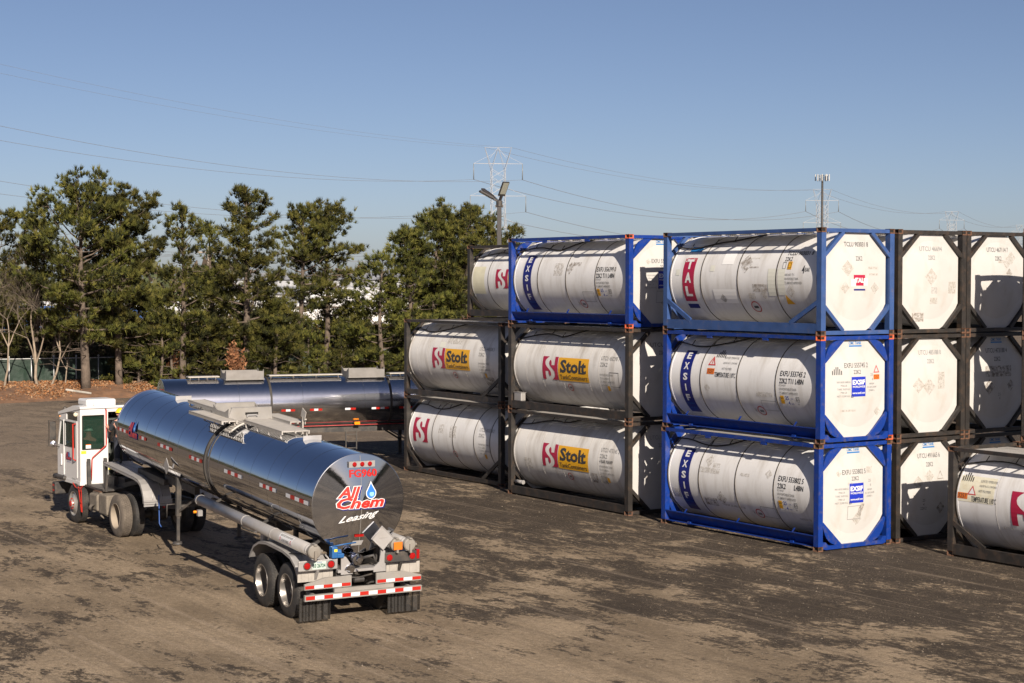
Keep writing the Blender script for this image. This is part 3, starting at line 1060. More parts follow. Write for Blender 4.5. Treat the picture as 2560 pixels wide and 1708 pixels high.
# stack standing deeper behind the third ----------------------------------------
XC, YC2 = -17.2, 4.53
for k, lb in enumerate(('black framed tank container at the bottom of the stack hidden behind the leftmost one',
                        'black framed tank container in the middle of the stack hidden behind the leftmost one',
                        'black framed tank container with yellowed left end, high up behind the bright blue one')):
    container(lb, (XC, YC2, k*CH-.01), paint=BLACK, white=WHITE_OLD if k < 2 else WHITE, side_brace=True, rail_h=.22, bands=(-4.75, -3.3, -1.9), seed=9+k,
              side=stolt_side('UTCU 438810 6', .05, sx=-4.25, extra=aged_extra if k == 2 else None), end=end_std('UTCU 4388', maker=False))
# columns seen end on --------------------------------------------------------
YD, YE = 2.56, 5.01
container('black framed tank container with end reading UTCU 491665 6, ground level beside the blue stack',
          (0, YD, 0), paint=BLACK, seed=12, end=end_std('UTCU 491665 6', extra=d0_extra), side_brace=False)
container('black framed tank container with end reading UTCU 485188 0, middle level beside the blue stack',
          (0, YD, CH), paint=BLACK, seed=13, end=end_std('UTCU 485188 0', maker=False, faded=True, extra=placard_extra), side_brace=False)
container('black framed tank container with stained end reading UTCU 46694, beside the faded blue one',
          (0, YD, 2*CH), paint=BLACK, seed=14, end=end_std('UTCU 46694', maker=False, faded=True, extra=d2_extra))
container('black framed tank container almost hidden on the ground behind the lone one at right',
          (0, YE, 0), paint=BLACK, seed=15, end=end_std('UTCU 470021 3'), side_brace=False)
container('black framed tank container with shaded end reading UTCU 473188 4, middle level',
          (0, YE, CH), paint=BLACK, seed=16, end=end_std('UTCU 473188 4', extra=e1_extra), side_brace=False)
container('black framed tank container with half shaded end reading UTCU 467114 7, top level',
          (0, YE, 2*CH), paint=BLACK, seed=17, end=end_std('UTCU 467114 7', maker=False, extra=e2_extra))
# front right ---------------------------------------------------------------
container('lone tank container on the ground with temperature placards, cut by the right edge',
          (8.02, 2.24, 0), paint=BLACK, seed=18, side=hot_s, side_brace=True, rail_h=.24, bands=(), seams=(-4.65, -2.9, -1.6), end=end_std('UTCU 445871 0'))
for k, lb in enumerate(('rusty post tank container at the right edge, lowest of its stack',
                        'rusty post tank container at the right edge, middle of its stack',
                        'rusty post tank container at the right edge, topmost of its stack')):
    container(lb, (8.02, 4.80, k*CH), paint=BLACK, seed=19+k, hose=False)

STEEL_BR = mat('polished_rim', (.34, .32, .30), .30, metal=.75, var=.1)
# ------------------------------------------------------------------ wheels
def wheel(parent, x, y, z, side, r=.52, w=.27, deep=True, tyre=RUBBER, rimm=STEEL, hub=DARKMETAL, lug=None, tread=False):
    """side -1: outer face looks to -y"""
    m = MB()
    ax = (0, side, 0)                      # towards the outer face
    prof = [(-w/2, r*.61), (-w/2-.004, r*.72), (-w/2+.008, r*.90), (-w/2+.035, r*.985), (-w/2+.06, r), (w/2-.06, r),
            (w/2-.035, r*.985), (w/2-.008, r*.90), (w/2+.004, r*.72), (w/2, r*.61)]
    m.lathe(prof, (0, 0, 0), ax, n=56, ref=(1, 0, 0))
    n = 48
    for row, off in enumerate((-.075, -.028, .028, .075)):
        for k in range(n):
            a = 2*pi*(k+.5*(row % 2))/n
            c = Vector((r*cos(a), off*w/.27, r*sin(a)))
            mw = Matrix.Translation(c) @ Matrix.Rotation(-a, 4, 'Y')
            m.box(-.012, .011, -.019, .019, -.024, .024, mw=mw)
    o = m.build('wheel', tyre, parent)
    o.location = (x, y, z)
    q = MB()
    d = w*.5
    if deep:
        q.lathe([(d-.012, r*.64), (d+.005, r*.625), (d+.003, r*.59), (d-.03, r*.57), (-d*.15, r*.55), (-d*.75, r*.54), (-d*.8, r*.22), (-d*.45, r*.20), (-d*.45, 0)],
                (0, 0, 0), ax, n=40, ref=(1, 0, 0))
    else:
        q.lathe([(d-.012, r*.64), (d+.005, r*.625), (d-.005, r*.585), (d-.04, r*.56), (d-.01, r*.38), (d+.03, r*.30), (d+.03, r*.22), (d+.07, r*.20), (d+.08, r*.12), (d+.08, 0)],
                (0, 0, 0), ax, n=40, ref=(1, 0, 0))
    q.lathe([(-d, r*.61), (-d-.004, r*.3), (-d-.002, 0)], (0, 0, 0), ax, n=24, ref=(1, 0, 0))
    ro = q.build('rim', rimm, o)
    h = MB()
    yy = (-d*.35 if deep else d+.03)
    h.lathe([(yy, r*.17), (yy+.06, r*.16), (yy+.075, r*.08), (yy+.075, 0)], (0, 0, 0), ax, n=20, ref=(1, 0, 0))
    for k in range(10):
        a = 2*pi*k/10
        rr = r*.30 if deep else r*.26
        y0 = (-d*.6 if deep else d+.025)
        h.lathe([(y0, .014), (y0+.035, .014), (y0+.035, 0)], (rr*cos(a), 0, rr*sin(a)), ax, n=6, ref=(1, 0, 0))
    h.build('hub', lug or hub, o)
    return o


def tape_run(A, s0, s1, z, h, n, first_red=True):
    A.sec('reflective_tape')
    w = (s1-s0)/n
    for k in range(n):
        A.rect(s0+k*w, s0+(k+1)*w, z-h/2, z+h/2, TAPE_R if (k % 2 == 0) == first_red else TAPE_W, .004)


# ------------------------------------------------------------------ near polished tanker
TA, TP, T0 = -0.068, 0.042, -1.45
ux = Vector((cos(TA), sin(TA), 0)); vy = Vector((-sin(TA), cos(TA), 0))
uX = ux*cos(TP)-Vector((0, 0, 1))*sin(TP); uZ = Vector((0, 0, 1))*cos(TP)+ux*sin(TP)
O_ = Vector((1.04, -13.08, 0)); tr = O_+ux*T0-uX*T0
TM = Matrix(((uX.x, vy.x, uZ.x, tr.x), (uX.y, vy.y, uZ.y, tr.y), (uX.z, vy.z, uZ.z, tr.z), (0, 0, 0, 1)))
T1 = thing('tank_trailer', 'mirror polished tank trailer with red FG960 on its rear, coupled to the white truck', 'tank trailer', mw=TM)
RB, ZB, LB = .955, 2.275, 12.6


def barrel(parent, L, R, zc, m, seams, cone=.135, front=.26, name='tank_barrel'):
    b = MB()
    prof = [(-L, R)]
    mis = []
    for s in sorted(seams):
        prof += [(s-.007, R), (s-.003, R+.003), (s+.003, R+.003), (s+.007, R)]
        mis += [0, 1, 1, 1]
    prof += [(-.03, R), (-.028, R+.012), (-.004, R+.012), (0, R)]
    mis += [0, 1, 1, 1]
    b.lathe(prof, (0, 0, zc), (1, 0, 0), n=128, mis=mis)
    o = b.build(name, [m, SEAMM], parent)
    h = MB()
    h.lathe([(0, R), (cone, .001)], (0, 0, zc), (1, 0, 0), n=160)
    h.build('rear_head', m, o)
    g = MB()
    pr = [(-L-front*sin(radians(a)), R*cos(radians(a))) for a in range(0, 91, 9)]
    g.lathe(pr, (0, 0, zc), (1, 0, 0), n=96)
    g.lathe([(-L-.02, R-.01), (-L-.02, R+.012), (-L+.02, R+.012), (-L+.02, R-.01)], (0, 0, zc), (1, 0, 0), n=96)
    g.build('front_head', m, o)
    return o


SEAMS = [-.85, -1.75, -2.35, -3.3, -4.3, -5.2, -6.9, -7.9, -8.6, -9.6, -10.3, -11.3, -12.1]
tb = barrel(T1, LB, RB, ZB, CHROME, SEAMS)


def bside(x, z, lift):
    a = (z-ZB)/RB
    return (x, -(RB+.008+lift)*cos(a), ZB+(RB+.008+lift)*sin(a))


def bhead(y, z, lift):
    r = sqrt(y*y+(z-ZB)**2)/RB
    return (.135*(1-r)+.004+lift, y, z)


A = Art(bside, .08)
for s0, s1, n, fr in ((-12.50, -11.66, 5, True), (-10.70, -10.18, 3, True), (-9.30, -8.25, 5, True), (-7.05, -6.2, 5, True), (-4.78, -3.74, 5, False),
                      (-2.71, -1.83, 5, False), (-1.30, -.17, 5, False)):
    tape_run(A, s0, s1, 2.30, .075, n, fr)
A.build('reflective_tape', tb)


def allchem(A, x0, z0, w, h, lift=.004, drop=True, dull=False):
    RED_, OUT_ = (INK_RED, NAVY) if dull else (TAPE_RB, DEC_WHITE)
    for word, hh, cx, cz, ww, sh in (('All', h*.52, w*.255, h*.745, w*.47, .32), ('Chem', h*.52, w*.50, h*.25, w*.98, .28)):
        v0, _ = text_flat(word, bold=.045, shear=sh)
        xs = [p[0] for p in v0]; ys = [p[1] for p in v0]
        kx = ww/(max(xs)-min(xs)); ky = hh/(max(ys)-min(ys)); mx = (max(xs)+min(xs))/2; my = (max(ys)+min(ys))/2
        for dx, dz, m, bo, l in ((.05, -.06, NAVY, .095, 0.0), (0, 0, OUT_, .080, .004), (0, 0, RED_, .040, .008)):
            vs, fs = text_flat(word, bold=bo, shear=sh)
            A.put([(x0+cx+(x-mx+dx)*kx, z0+cz+(y-my+dz)*ky) for x, y in vs], fs, m, lift+l)
    if drop:
        for s, m, l in ((1.0, OUT_, .014), (.84, DROP_B, .017), (.45, DROP_L, .020)):
            cx, cz, r = x0+w*.70, z0+h*.66-.0*h, h*.27*s
            if s < .5: cx += r*.25; cz -= r*.25
            P = [(cx+r*cos(radians(a)), cz+r*sin(radians(a))) for a in range(-220, 41, 10)]
            if s > .5: P += [(cx+r*.35, cz+r*1.35), (cx, cz+r*2.05), (cx-r*.35, cz+r*1.35)]
            A.poly(P, m, lift+l)


TAPE_RB = mat('bright_red_lettering', (.58, .025, .018), .4)
DROP_B = mat('water_drop_blue', (.03, .16, .52), .3)
DROP_L = mat('water_drop_light', (.22, .48, .80), .3)
A = Art(bside, .08)
allchem(A, -11.60, 2.22, .72, .36, dull=True)
A.build('side_logo', tb)
A = Art(bhead, .10); A.step_x = .10
rh = [c for c in tb.children if c.name.startswith('rear_head')][0]
A.sec('fleet_number')
A.text('FG960', .155, .07, 2.865, mat('number_red', (.42, .012, .010), .4), w=.58, bold=.03)
A.sec('logo')
allchem(A, -.50, 2.20, 1.02, .42)
A.sec('script_lettering')
vs, fs = fit_text('Leasing', .84, .16, 0, 0, shear=.62, bold=.016)
vs = [(x-.02, 2.02+z+x*.14) for x, z in vs]
A.put(vs, fs, DEC_WHITE, .006)
A.sec('red_reflector')
A.rect(-.095, .095, 1.635, 1.685, LIGHT_RED, .012)
A.sec('data_plate')
A.poly([(-.16, 1.47), (.06, 1.47), (.10, 1.56), (-.12, 1.56)], ALU, .004)
A.sec('centre_seam')
A.rect(.012, .020, 1.33, 3.2, STEEL, .001)
A.build('rear_lettering', rh)
m = MB(); m.box(.055, .08, -.24, .30, 2.985, 3.10); m.box(.0, .06, -.2, -.17, 3.0, 3.03); m.box(.0, .06, .2, .23, 3.0, 3.03)
lb = m.build('marker_light_bracket', ALU, T1)
for y in (-.13, .03, .19):
    m = MB(); m.lathe([(0, .046), (.02, .045), (.035, .03), (.038, 0)], (.075, y, 3.045), (1, 0, 0), n=20); m.build('marker_light', LIGHT_RED, lb)

# belts round the barrel
m = MB(); m.lathe([(-.035, RB), (-.035, RB+.035), (.035, RB+.035), (.035, RB)], (-6.02, 0, ZB), (1, 0, 0), n=96)
m.build('gutter_band', HOSE, T1)
m = MB(); m.lathe([(-.02, RB), (-.02, RB+.012), (.02, RB+.012), (.02, RB)], (-5.80, 0, ZB), (1, 0, 0), n=96)
m.build('ring_strap', DARKMETAL, T1)


def tread(parent, x0, x1, y0, y1, z, legs=True):
    m = MB()
    nx = int((x1-x0)/.10)
    for k in range(nx):
        a = x0+(x1-x0)*k/nx
        m.box(a, a+(x1-x0)/nx*.62, y0, y1, z, z+.022)
    m.box(x0, x1, y0, y0+.025, z-.045, z+.028); m.box(x0, x1, y1-.025, y1, z-.045, z+.028)
    m.box(x0, x1, (y0+y1)/2-.012, (y0+y1)/2+.012, z-.03, z+.018)
    if legs:
        for k in range(4):
            x = x0+.1+(x1-x0-.2)*k/3
            for y in ((y0+.02, y1-.02) if max(abs(y0), abs(y1)) < .5 else ((y1-.02,) if y1 < 0 else (y0+.02,))):
                zz = ZB+sqrt(max(0, RB*RB-y*y))
                m.beam((x, y, z), (x, y, min(zz, z-.01)-.01), .03, .03)
    return m.build('step_tread', GRATE_B, parent)


GRATE_B = mat('bright_tread_metal', (.38, .355, .32), .5, metal=.2, var=.1, vscale=8)
tread(T1, -9.4, -7.05, -.20, .22, 3.29); tread(T1, -7.4, -5.25, -.86, -.50, 3.27)
tread(T1, -5.25, -3.05, -.36, .26, 3.29); tread(T1, -6.3, -4.7, .50, .86, 3.27)
# spill box: cross walls with angled cheeks, dome inside
m = MB()
for x in (-5.75, -6.75):
    m.prism([(-.55, 3.24), (.50, 3.24), (.47, 3.52), (-.45, 3.52)], lambda a, b, x=x: (x, a, b), lambda a, b, x=x: (x+.018, a, b))
    m.prism([(-.45, 3.52), (.47, 3.52), (.47, 3.50), (-.45, 3.50)], lambda a, b, x=x: (x-.05, a, b), lambda a, b, x=x: (x+.02, a, b))
    m.box(x-.03, x+.05, -.56, .51, 3.215, 3.24)
m.prism([(-6.73, 3.24), (-5.75, 3.24), (-5.75, 3.50), (-6.0, 3.40), (-6.5, 3.40), (-6.73, 3.50)], lambda a, b: (a, -.52, b), lambda a, b: (a, -.50, b))
m.prism([(-6.73, 3.24), (-5.75, 3.24), (-5.75, 3.50), (-6.0, 3.40), (-6.5, 3.40), (-6.73, 3.50)], lambda a, b: (a, .46, b), lambda a, b: (a, .48, b))
sb = m.build('spill_box', STEEL, T1)
m = MB(); m.lathe([(0, .29), (.10, .29), (.10, .32), (.13, .32), (.15, .27), (.17, 0)], (-6.25, 0, 3.2), (0, 0, 1), n=28); m.build('dome_lid', STEEL, sb)
m = MB(); m.box(-5.72, -5.69, -.12, .14, 3.34, 3.37); m.box(-5.73, -5.69, -.12, -.09, 3.32, 3.37); m.box(-5.73, -5.69, .11, .14, 3.32, 3.37); m.build('handle', ALU, sb)
m = MB(); m.box(-5.731, -5.724, -.14, .16, 3.355, 3.41); m.build('hand_slot', HOLE, sb)
# curved perforated step plate down the shoulder
m = MB()
for k in range(9):
    a = radians(100+k*3.6)
    p = lambda rr, aa: (0, rr*cos(aa), ZB+rr*sin(aa))
    c0 = Vector(p(RB+.07, a)); c1 = Vector(p(RB+.07, a+radians(2.9)))
    m.prism([(0, 0), (1, 0), (1, 1), (0, 1)], lambda u_, v_: (-5.55+.32*u_, c0.y+(c1.y-c0.y)*v_, c0.z+(c1.z-c0.z)*v_),
            lambda u_, v_: (-5.55+.32*u_, (c0.y+(c1.y-c0.y)*v_)*1.02, c0.z+(c1.z-c0.z)*v_+.02))
for x in (-5.57, -5.23):
    m.tube([(x, (RB+.075)*cos(radians(a)), ZB+(RB+.07)*sin(radians(a))) for a in range(98, 134, 4)], .022, n=6)
m.build('shoulder_step', GRATE_B, T1)
m = MB(); m.beam((-4.6, .75, 3.0), (-4.6, .75, 3.42), .03, .03); m.beam((-5.1, .8, 3.0), (-4.5, .78, 3.36), .03, .03)
m.prism([(-4.7, 3.42), (-4.5, 3.34), (-4.42, 3.52), (-4.62, 3.60)], lambda a, b: (a, .74, b), lambda a, b: (a, .76, b)); m.build('vent_flap', GRATE_B, T1)
for x in (-10.3, -2.3):
    m = MB(); m.box(x, x+.012, -.20, .20, 3.18, 3.31); m.prism([(x+.0, 3.18), (x+.14, 3.205), (x+.14, 3.215), (x, 3.20)], lambda a, b: (a, -.20, b), lambda a, b: (a, .20, b))
    m.box(x-.12, x, -.16, .16, 3.21, 3.24)
    m.build('overturn_rail', ALU, T1)

# hose tubes ----------------------------------------------------------------------


def hose_tube(x0, x1, y, z, r=.11, sticker=False):
    m = MB()
    m.tube([(x0, y, z), (x1, y, z)], r, n=32)
    for x in (x0+.10, (x0+x1)/2-.3, x1-1.9 if x1-x0 > 3 else x1-.5, x1-.10):
        m.lathe([(-.012, r), (-.012, r+.008), (.012, r+.008), (.012, r)], (x, y, z), (1, 0, 0), n=32)
    o = m.build('hose_tube', ALU, T1)
    c = MB(); c.lathe([(0, r+.018), (.09, r+.018), (.11, r), (.115, 0)], (x1, y, z), (1, 0, 0), n=28)
    c.box(x1-.03, x1+.14, y-.03, y+.03, z+r+.01, z+r+.035); c.box(x1+.09, x1+.15, y-.022, y+.022, z-r-.04, z+.02)
    c.box(x1+.0, x1+.06, y+r, y+r+.06, z-.02, z+.02)
    c.build('end_cap', DULLCAP, o)
    b = MB()
    for x in (x0+.4, (x0+x1)/2, x1-.6):
        b.beam((x, y+.02, z-r), (x, y*.55, z+.12 if abs(y) > .9 else z+.05), .04, .05)
    b.build('tube_bracket', DARKMETAL, o)
    return o


DULLCAP = mat('weathered_cap', (.28, .26, .23), .6, metal=.4, var=.2, dirt=(.15, .11, .08), damt=.5)
ht = hose_tube(-5.95, .40, -1.10, 1.50, .115)
A = Art(lambda x, z, l: (x, -1.10-(.118+l)*cos((z-1.5)/.118), 1.5+(.118+l)*sin((z-1.5)/.118)), .03)
A.rect(-1.02, -.35, 1.46, 1.64, DEC_WHITE)
A.ltext('DEDICATED FOR RAIN WATER', .045, -.98, 1.60, INK, w=.60, bold=.012, lift=.006); A.ltext('DO NOT OVERFILL', .045, -.86, 1.51, INK, w=.36, bold=.012, lift=.006)
A.ring(-.94, 1.52, .035, .012, INK_RED, .006, 12); A.ring(-.42, 1.52, .035, .012, INK_RED, .006, 12)
A.build('warning_sticker', ht)
h2 = hose_tube(-3.2, .18, .70, 1.46, .105)
m = MB(); m.box(.335, .34, .61, .79, 1.38, 1.53); m.build('orange_sticker', ORANGE_D, h2)
hose_tube(-3.2, .25, .95, 1.46, .105)
m = MB(); m.lathe([(0, .03), (.06, .03), (.065, .0)], (-5.75, -1.24, 1.27), (0, -1, 0), n=12); m.build('side_marker_lamp', LIGHT_AMBER, T1)
m = MB(); m.box(-5.68, -5.58, -1.25, -1.15, 1.20, 1.33); m.build('lamp_bracket', ALU, T1)

# chassis -------------------------------------------------------------------------
m = MB()
for y in (-.45, .45):
    m.box(-3.1, .12, y-.05, y+.05, .86, 1.12)
    for x in (-3.0, -2.0, -1.0, -.1):
        zz = ZB-sqrt(RB*RB-y*y)
        m.box(x-.05, x+.05, y-.04, y+.04, 1.1, zz+.03)
    m.box(-6.9, -3.1, y-.04, y+.04, 1.26, 1.36)
for x in (-2.9, -1.25, -.2): m.box(x-.05, x+.05, -.5, .5, .9, 1.05)
for x in (-1.9, -.61):
    m.tube([(x, -1.0, .52), (x, 1.0, .52)], .065, n=12)
    for y in (-.45, .45):
        m.box(x-.45, x+.05, y-.05, y+.05, .55, .68); m.box(x-.50, x-.38, y-.05, y+.05, .55, .9)
        m.lathe([(0, .12), (.2, .13), (.24, .10)], (x+.25, y, .62), (0, 0, 1), n=14)
m.build('underframe', DARKMETAL, T1)
for x in (-1.9, -.61):
    zc = (x-T0)*tan(TP)+.53
    for s in (-1, 1):
        wheel(T1, x, s*1.08, zc, s, rimm=STEEL_BR)
        wheel(T1, x, s*.76, zc, s)


def fender(parent, pts, y0, y1, mt, name='fender', lip=.05):
    """sheet following a side profile pts [(x,z)]"""
    m = MB()
    n = len(pts)
    th = .012
    vs = []
    for (x, z) in pts:
        vs += [(x, y0, z), (x, y1, z), (x, y1, z-th), (x, y0, z-th)]
    fs = []
    for i in range(n-1):
        a = 4*i; b = a+4
        for k in range(4):
            fs.append([a+k, b+k, b+(k+1) % 4, a+(k+1) % 4])
    fs.append([0, 1, 2, 3]); fs.append([4*n-4, 4*n-1, 4*n-2, 4*n-3])
    m.add(vs, fs, 0, False)
    for yy in (y0, y1):
        vs = []; fs = []
        for i, (x, z) in enumerate(pts):
            p = pts[max(i-1, 0)]; q = pts[min(i+1, n-1)]
            dx, dz = q[0]-p[0], q[1]-p[1]; L = sqrt(dx*dx+dz*dz)
            nx, nz = dz/L, -dx/L
            if nz > 0: nx, nz = -nx, -nz
            vs += [(x, yy, z), (x+nx*lip, yy, z+nz*lip)]
        for i in range(n-1): fs.append([2*i, 2*i+1, 2*i+3, 2*i+2])
        m.add(vs, fs)
    for yy in (y0+(y1-y0)*.33, y0+(y1-y0)*.66):
        m.tube([(x, yy, z+.004) for x, z in pts], .012, n=5)
    return m.build(name, mt, parent)


FP = [(-2.52, .88), (-2.44, 1.0), (-2.28, 1.16), (-2.0, 1.28), (-1.6, 1.335), (-.75, 1.325), (-.35, 1.27), (-.10, 1.14), (.04, .96), (.10, .88)]
fender(T1, FP, -1.25, -.58, ALU); fender(T1, FP, .58, 1.25, ALU)
for s in (-1, 1):
    m = MB(); m.box(-2.36, -2.2, s*1.02-.05, s*1.02+.05, 1.20, 1.48); m.tube([(-2.28, s*1.10, 1.45), (-2.28, s*1.20, 1.45)], .055, n=14); m.box(-2.0, -1.85, s*1.0-.04, s*1.0+.04, 1.28, 1.42)
    m.build('fender_mount', ALU, T1)
    m = MB()
    for k in range(10): m.box(.10+.003*(k % 2), .116+.003*(k % 2), s*.92-.36+k*.072, s*.92-.36+k*.072+.07, .86, 1.08)
    m.build('splash_panel', GRATE_B, T1)

# rear light bars and plate
for (y0, y1, z0, z1, lamps) in ((-1.32, -.52, 1.09, 1.29, (-1.15, -.66)), (.47, 1.18, 1.12, 1.32, (.56, 1.05))):
    m = MB(); m.box(.20, .25, y0, y1, z0, z1, bev=.015)
    m.beam((.22, (y0+y1)/2, z0), (.1, (y0+y1)/2, .9), .05, .05)
    lbx = m.build('light_bar', ALU if y0 < 0 else DARKMETAL, T1)
    for y in lamps:
        m = MB(); m.lathe([(0, .066), (.014, .064), (.028, .05), (.034, 0)], (.25, y, (z0+z1)/2), (1, 0, 0), n=24)
        m.build('tail_lamp', LIGHT_RED, lbx)
        m = MB(); m.lathe([(0, .078), (.012, .078), (.012, .064), (0, .064)], (.25, y, (z0+z1)/2), (1, 0, 0), n=24); m.build('lamp_ring', DARKMETAL, lbx)
    if y0 < 0:
        m = MB(); m.box(.252, .258, -1.045, -.765, 1.115, 1.262); pl = m.build('licence_plate', mat('plate_white', (.40, .47, .44), .5), lbx)
        A = Art(lambda y, z, l: (.258+l, y, z), None)
        A.text('33 26724', .075, -.905, 1.185, mat('plate_green', (.008, .075, .045), .5), w=.25, bold=.03)
        A.text('TRAILER', .02, -.905, 1.245, INK_BLUE); A.build('plate_number', pl)
        m = MB(); m.box(.18, .26, 1.14, 1.20, 1.16, 1.34); m.build('corner_marker', LIGHT_RED, T1)

# bumper assembly
m = MB()
m.box(.30, .36, -1.23, 1.21, .54, .655)
m.box(.28, .34, -.62, .62, .66, .735)
for y in (-1.0, -.45, .45, 1.0): m.box(-.1, .30, y-.03, y+.03, .58, .64)
for y in (-.5, .5): m.box(.2, .3, y-.04, y+.04, .56, .9)
bm_ = m.build('rear_bumper', STEEL, T1)
for s in (-1, 1):
    m = MB()
    P = [(s*.26, .745), (s*1.22, .745), (s*1.22, .85), (s*.80, .955), (s*.26, .955)]
    m.prism(P, lambda a, b: (.27, a, b), lambda a, b: (.315, a, b))
    m.box(.315, .322, s*.78-.012, s*.78+.012, .75, .95)
    up = m.build('bumper_plate', STEEL, T1)
    A = Art(lambda y, z, l: (.319+l, y, z), None)
    tape_run(A, *(sorted((s*.28, s*1.21))), .795, .06, 5, True)
    A.build('reflective_tape', up)
A = Art(lambda y, z, l: (.362+l, y, z), None)
tape_run(A, -1.21, 1.19, .60, .07, 13, True)
A.build('reflective_tape', bm_)
FLAP = mat('mud_flap_plastic', (.018, .016, .014), .5, alpha=(.1, .5, 9, .86), var=.3)
for s in (-1, 1):
    m = MB()
    y0, y1 = sorted((s*.60+(-.04 if s < 0 else -.02), s*1.26))
    n = 14
    vs = []; fs = []
    for k in range(n+1):
        y = y0+(y1-y0)*k/n
        x = .16+.012*sin(k*2.1)
        vs += [(x, y, .56), (x+.01, y, .12)]
    for k in range(n): fs.append([2*k, 2*k+1, 2*k+3, 2*k+2])
    m.add(vs, fs)
    for k in (0, 3, 6, 8, 11, 14):
        y = y0+(y1-y0)*k/n; m.box(.165, .185, y-.008, y+.008, .125, .56)
    m.build('mud_flap', FLAP, T1)

# valves, pipes, placard, brackets
m = MB(); m.tube([(-.9, -.05, 1.22), (.02, -.07, 1.22), (.22, -.12, 1.24)], .075, n=20)
m.lathe([(0, .11), (.03, .11), (.03, .085), (.09, .085), (.10, .11), (.13, .11), (.14, .06), (.18, .05), (.18, 0)], (.16, -.13, 1.25), (1, .1, -.05), n=24)
m.build('outlet_pipe', CHROME, T1)
m = MB(); m.lathe([(0, .07), (.04, .09), (.09, .10), (.12, .085), (.16, .085), (.17, .05), (.17, 0)], (.10, -.22, 1.10), (1, -.25, -.25), n=22)
m.tube([(.2, -.30, 1.10), (.24, -.34, 1.10), (.24, -.36, 1.05)], .015, n=6); m.tube([(.2, -.14, 1.04), (.25, -.10, 1.02)], .015, n=6)
m.build('drain_coupling', CHROME, T1)
VB = mat('valve_blue', (.010, .085, .25), .5)
m = MB(); m.lathe([(0, .06), (.16, .06), (.16, .0)], (.22, -.62, 1.40), (0, 1, 0), n=16); m.box(.14, .30, -.66, -.54, 1.30, 1.52, bev=.02)
m.box(.16, .28, -.60, -.40, 1.30, 1.38, bev=.015)
m.tube([(.22, -.60, 1.52), (.24, -.40, 1.55), (.25, -.15, 1.57)], .014, n=6); m.build('valve_actuator', VB, T1)
m = MB(); m.box(.302, .308, -.62, -.56, 1.43, 1.48); m.build('yellow_tag', YEL, T1)
m = MB()
c = Vector((.24, .41, 1.62)); s_ = .235
m.prism([(-1, 0), (0, -1), (1, 0), (0, 1)], lambda a, b: (.22-.02*b, .41+a*s_, 1.61+b*s_), lambda a, b: (.25-.02*b, .41+a*s_, 1.61+b*s_))
m.tube([(.26, .41-s_*.95, 1.61), (.24, .41, 1.61+s_*.95), (.26, .41+s_*.95, 1.61), (.28, .41, 1.61-s_*.95), (.26, .41-s_*.95, 1.61)], .008, n=5)
m.beam((.25, .34, 1.62), (.25, .50, 1.62), .01, .02)
m.beam((.20, .41, 1.40), (.18, .41, 1.0), .04, .04)
m.build('placard_holder', ALU, T1)
m = MB()
P = [(-.44, .96), (-.20, .96), (-.20, 1.10), (-.34, 1.30), (-.44, 1.33)]
m.prism(P, lambda a, b: (.20, a, b), lambda a, b: (.225, a, b))
P = [(.24, .96), (.50, .96), (.48, 1.36), (.40, 1.40), (.36, 1.15), (.24, 1.05)]
m.prism(P, lambda a, b: (.20, a, b), lambda a, b: (.225, a, b))
m.box(-.05, .22, -.50, .50, 1.0, 1.05)
m.build('rear_bracket', ALU, T1)
m = MB(); m.tube([(.1, .05, 1.22), (.18, .25, 1.28), (.2, .30, 1.15)], .03, n=8); m.tube([(.0, -.45, 1.0), (.15, -.4, .9), (.05, 0, .84), (.15, .45, .95)], .02, n=6)
m.lathe([(0, .06), (.2, .06), (.22, .0)], (.02, .12, .80), (0, -1, 0), n=16)
m.tube([(-.5, -1.2, 1.3), (-.1, -.95, 1.34), (.1, -.72, 1.36)], .012, n=5)
m.build('air_lines', DARKMETAL, T1)
m = MB(); m.tube([(.05, -.70, 1.34), (.16, -.58, 1.18)], .018, n=6); m.build('grab_rod', ALU, T1)
# landing gear
for s in (-1, 1):
    m = MB()
    m.box(-8.45, -8.35, s*.75-.055, s*.75+.055, .72, 1.62); m.box(-8.435, -8.365, s*.75-.035, s*.75+.035, .14, .74)
    m.lathe([(0, .13), (.03, .12), (.06, .06)], (-8.40, s*.75, .07), (0, 0, 1), n=10)
    m.beam((-8.4, s*.75, .8), (-7.7, s*.40, 1.33), .05, .05)
    m.build('landing_leg', DARKMETAL, T1)
m = MB(); m.beam((-8.4, -.7, .95), (-8.4, .7, .95), .06, .06); m.tube([(-8.4, -.83, 1.0), (-8.4, -1.02, 1.0), (-8.4, -1.02, .70)], .016, n=6); m.build('landing_crank', DARKMETAL, T1)
m = MB(); m.box(-12.3, -10.2, -.50, .50, 1.16, 1.30); m.box(-10.4, -8.2, -.42, -.30, 1.22, 1.40); m.box(-10.4, -8.2, .30, .42, 1.22, 1.40)
m.tube([(-11.5, 0, 1.0), (-11.5, 0, 1.2)], .045, n=12)
m.build('upper_coupler', DARKMETAL, T1)
# side placard holder and small vent pipes in front of the belt
m = MB(); m.prism([(-1, 0), (0, -1), (1, 0), (0, 1)], lambda a, b: (-8.55+a*.19, -.985, 1.88+b*.19), lambda a, b: (-8.55+a*.19, -1.0, 1.88+b*.19))
m.beam((-8.55, -.95, 1.88), (-8.55, -.80, 1.8), .03, .03); m.build('side_placard_holder', ALU, T1)
m = MB(); m.tube([(-5.0, -.55, 1.2), (-4.2, -.75, 1.15), (-3.4, -.8, 1.2)], .02, n=6); m.tube([(-4.7, .3, 1.3), (-4.7, .3, .75)], .06, n=8); m.box(-4.9, -4.5, .1, .5, .95, 1.25)
m.build('support_box', DARKMETAL, T1)


